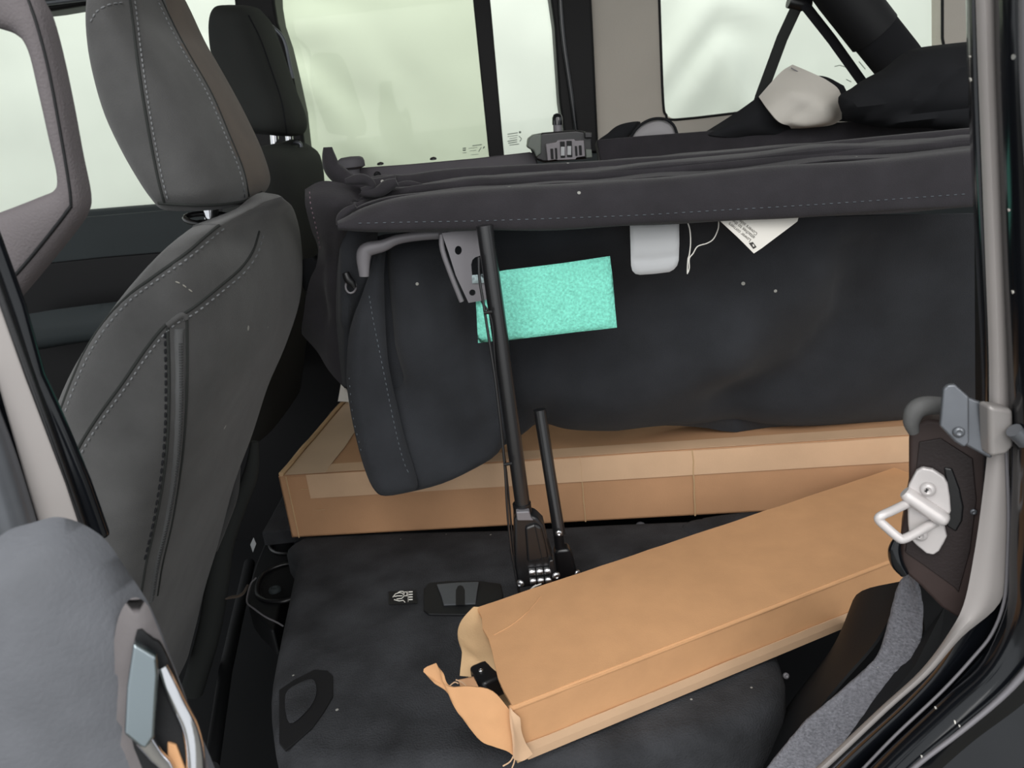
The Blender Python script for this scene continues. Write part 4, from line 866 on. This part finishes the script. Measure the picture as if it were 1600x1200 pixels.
tube('striker_loop', [JP.at(*cx(310, 742))+JP.n*.008, JP.at(*cx(275, 745))+JP.n*.014, JP.at(*cx(200, 750))+JP.n*.026, JP.at(*cx(150, 755))+JP.n*.033, JP.at(*cx(135, 775))+JP.n*.034, JP.at(*cx(180, 820))+JP.n*.034, JP.at(*cx(245, 875))+JP.n*.034, JP.at(*cx(275, 888))+JP.n*.032, JP.at(*cx(350, 880))+JP.n*.022, JP.at(*cx(430, 870))+JP.n*.010, JP.at(*cx(460, 868))+JP.n*.006], .0040, M_zinc, t, sm=4, seg=14)
s = screw('striker_screw', JP.at(*cx(412, 668))+JP.n*.0085, JP.n, .0062, M_zinc, t)
screw('striker_screw', JP.at(*cx(368, 930))+JP.n*.0085, JP.n, .006, M_zinc, t)
for (x, y) in ((404, 665), (364, 927)):
    c = JP.at(*cx(x, y))+JP.n*.0128
    tube('screw_slot', [c-V((.0016, 0, .0006)), c+V((.0016, 0, .0006))], .0005, M_matp, s, seg=6); tube('screw_slot', [c-V((0, 0, .0018)), c+V((0, 0, .0018))], .0005, M_matp, s, seg=6)
# metal bracket above the striker
t = thing('jamb_bracket', 'grey metal bracket clasping the pale channel above the door striker', 'bracket', at(1500, 680, 0))
BK = Plane(at(1500, 650, .01), (-.35, -1, .15))
slab('bracket_plate', [(1471, 606), (1478, 599), (1490, 598), (1512, 618), (1512, 690), (1504, 697), (1490, 688), (1466, 664)], BK, .006, M_brk, t, bevel=.002, lift=.006)
slab('bracket_web', [(1508, 618), (1548, 634), (1550, 716), (1542, 714), (1506, 694)], BK, .006, M_brk, t, bevel=.002, lift=.002)
slab('bracket_clasp', [(1546, 634), (1585, 640), (1586, 698), (1574, 712), (1548, 716)], PlY(-.012), .016, mat('light_bracket_metal', (142, 138, 136), .45, .3, bst=0), t, bevel=.004)
screw('bracket_rivet', BK.at(1495, 672)+BK.n*.006, BK.n, .0045, M_brk, t)
tube('bracket_lobe', [at(x, y, .04) for x, y in [(1470, 634), (1446, 634), (1430, 642), (1424, 660), (1428, 676)]], [.007, .0075, .0075, .006, .004], mat('dull_grey_lobe', (88, 88, 88), .6), t, sm=4, flat=1.1)
tube('bracket_bolt', [at(1584, 672, -.02), at(1602, 690, -.02)], .006, M_brk, t)
for x, y, l in ((1516, 88, 3), (1517, 124, 6), (1534, 192, 4), (1537, 262, 8), (1540, 318, 5), (1544, 470, 6), (1577, 328, 4), (1583, 456, 5), (1462, 1106, 4), (1492, 1128, 6), (1499, 1134, 4), (1440, 1182, 5)):
    h_ = hit(FT, x, y)
    if h_ and l: slab('paint_chip', [(x-1.6, y-l*.5), (x+1, y-l*.4), (x+2, y+l*.3), (x, y+l*.6)], Plane(h_[0], h_[1]), .0004, M_paper, t0, lift=.0006)
# jamb behind and carpet strip
struct(slab('trim_9', [(1545, -60), (1590, -60), (1600, 700), (1560, 980), (1430, 1120), (1300, 1260), (1250, 1260), (1430, 1040), (1500, 900), (1545, 700), (1545, 560)], PlY(.09), .02, M_matp))
cs_l = [(1420, 893), (1404, 919), (1390, 970), (1372, 1025), (1320, 1076), (1262, 1126), (1225, 1169), (1196, 1206), (1150, 1270)]
cs_r = [(1432, 898), (1440, 944), (1438, 1000), (1424, 1046), (1398, 1086), (1350, 1132), (1300, 1181), (1278, 1208), (1220, 1270)]
cc = sheet('carpet_strip', [[at(p[0], p[1], .12) for p in cs_l], [at(p[0]+5, p[1], .115) for p in cs_l], [at((a[0]+b[0])/2, (a[1]+b[1])/2, .108) for a, b in zip(cs_l, cs_r)], [at(p[0]-4, p[1], .1) for p in cs_r], [at(p[0], p[1], .1) for p in cs_r]], M_strip, None, n=5, mm=6, thick=.003, pts3=True, wob=.001, wf=200,
    label='curved strip of light grey carpet along the door sill, lower right', cat='carpet')
t = thing('sill_liner', 'black plastic sill liner between the folded seat and the grey carpet strip', 'car trim', at(1300, 1150, .2))
sheet('liner_skin', [[at(1424, 905, .13), at(1372, 1000, .13), at(1300, 1085, .13), at(1190, 1230, .13)], [at(1340, 930, .2), at(1310, 1010, .2), at(1250, 1090, .2), at(1170, 1200, .2)], [at(1330, 990, .3), at(1290, 1030, .3), at(1250, 1080, .3), at(1200, 1150, .3)]], M_matp, t, pts3=True)
screw('liner_clip', at(1228, 1056, .24), (0, -1, .6), .004, M_gmet, t)
sheet('inner_jamb', [[at(1430, 890, .1), at(1442, 950, .1), at(1436, 1040, .1), at(1350, 1140, .1), at(1270, 1230, .1)], [at(1530, 880, .08), at(1520, 960, .08), at(1470, 1050, .08), at(1400, 1120, .08), at(1300, 1230, .08)]], M_matp, t, pts3=True)
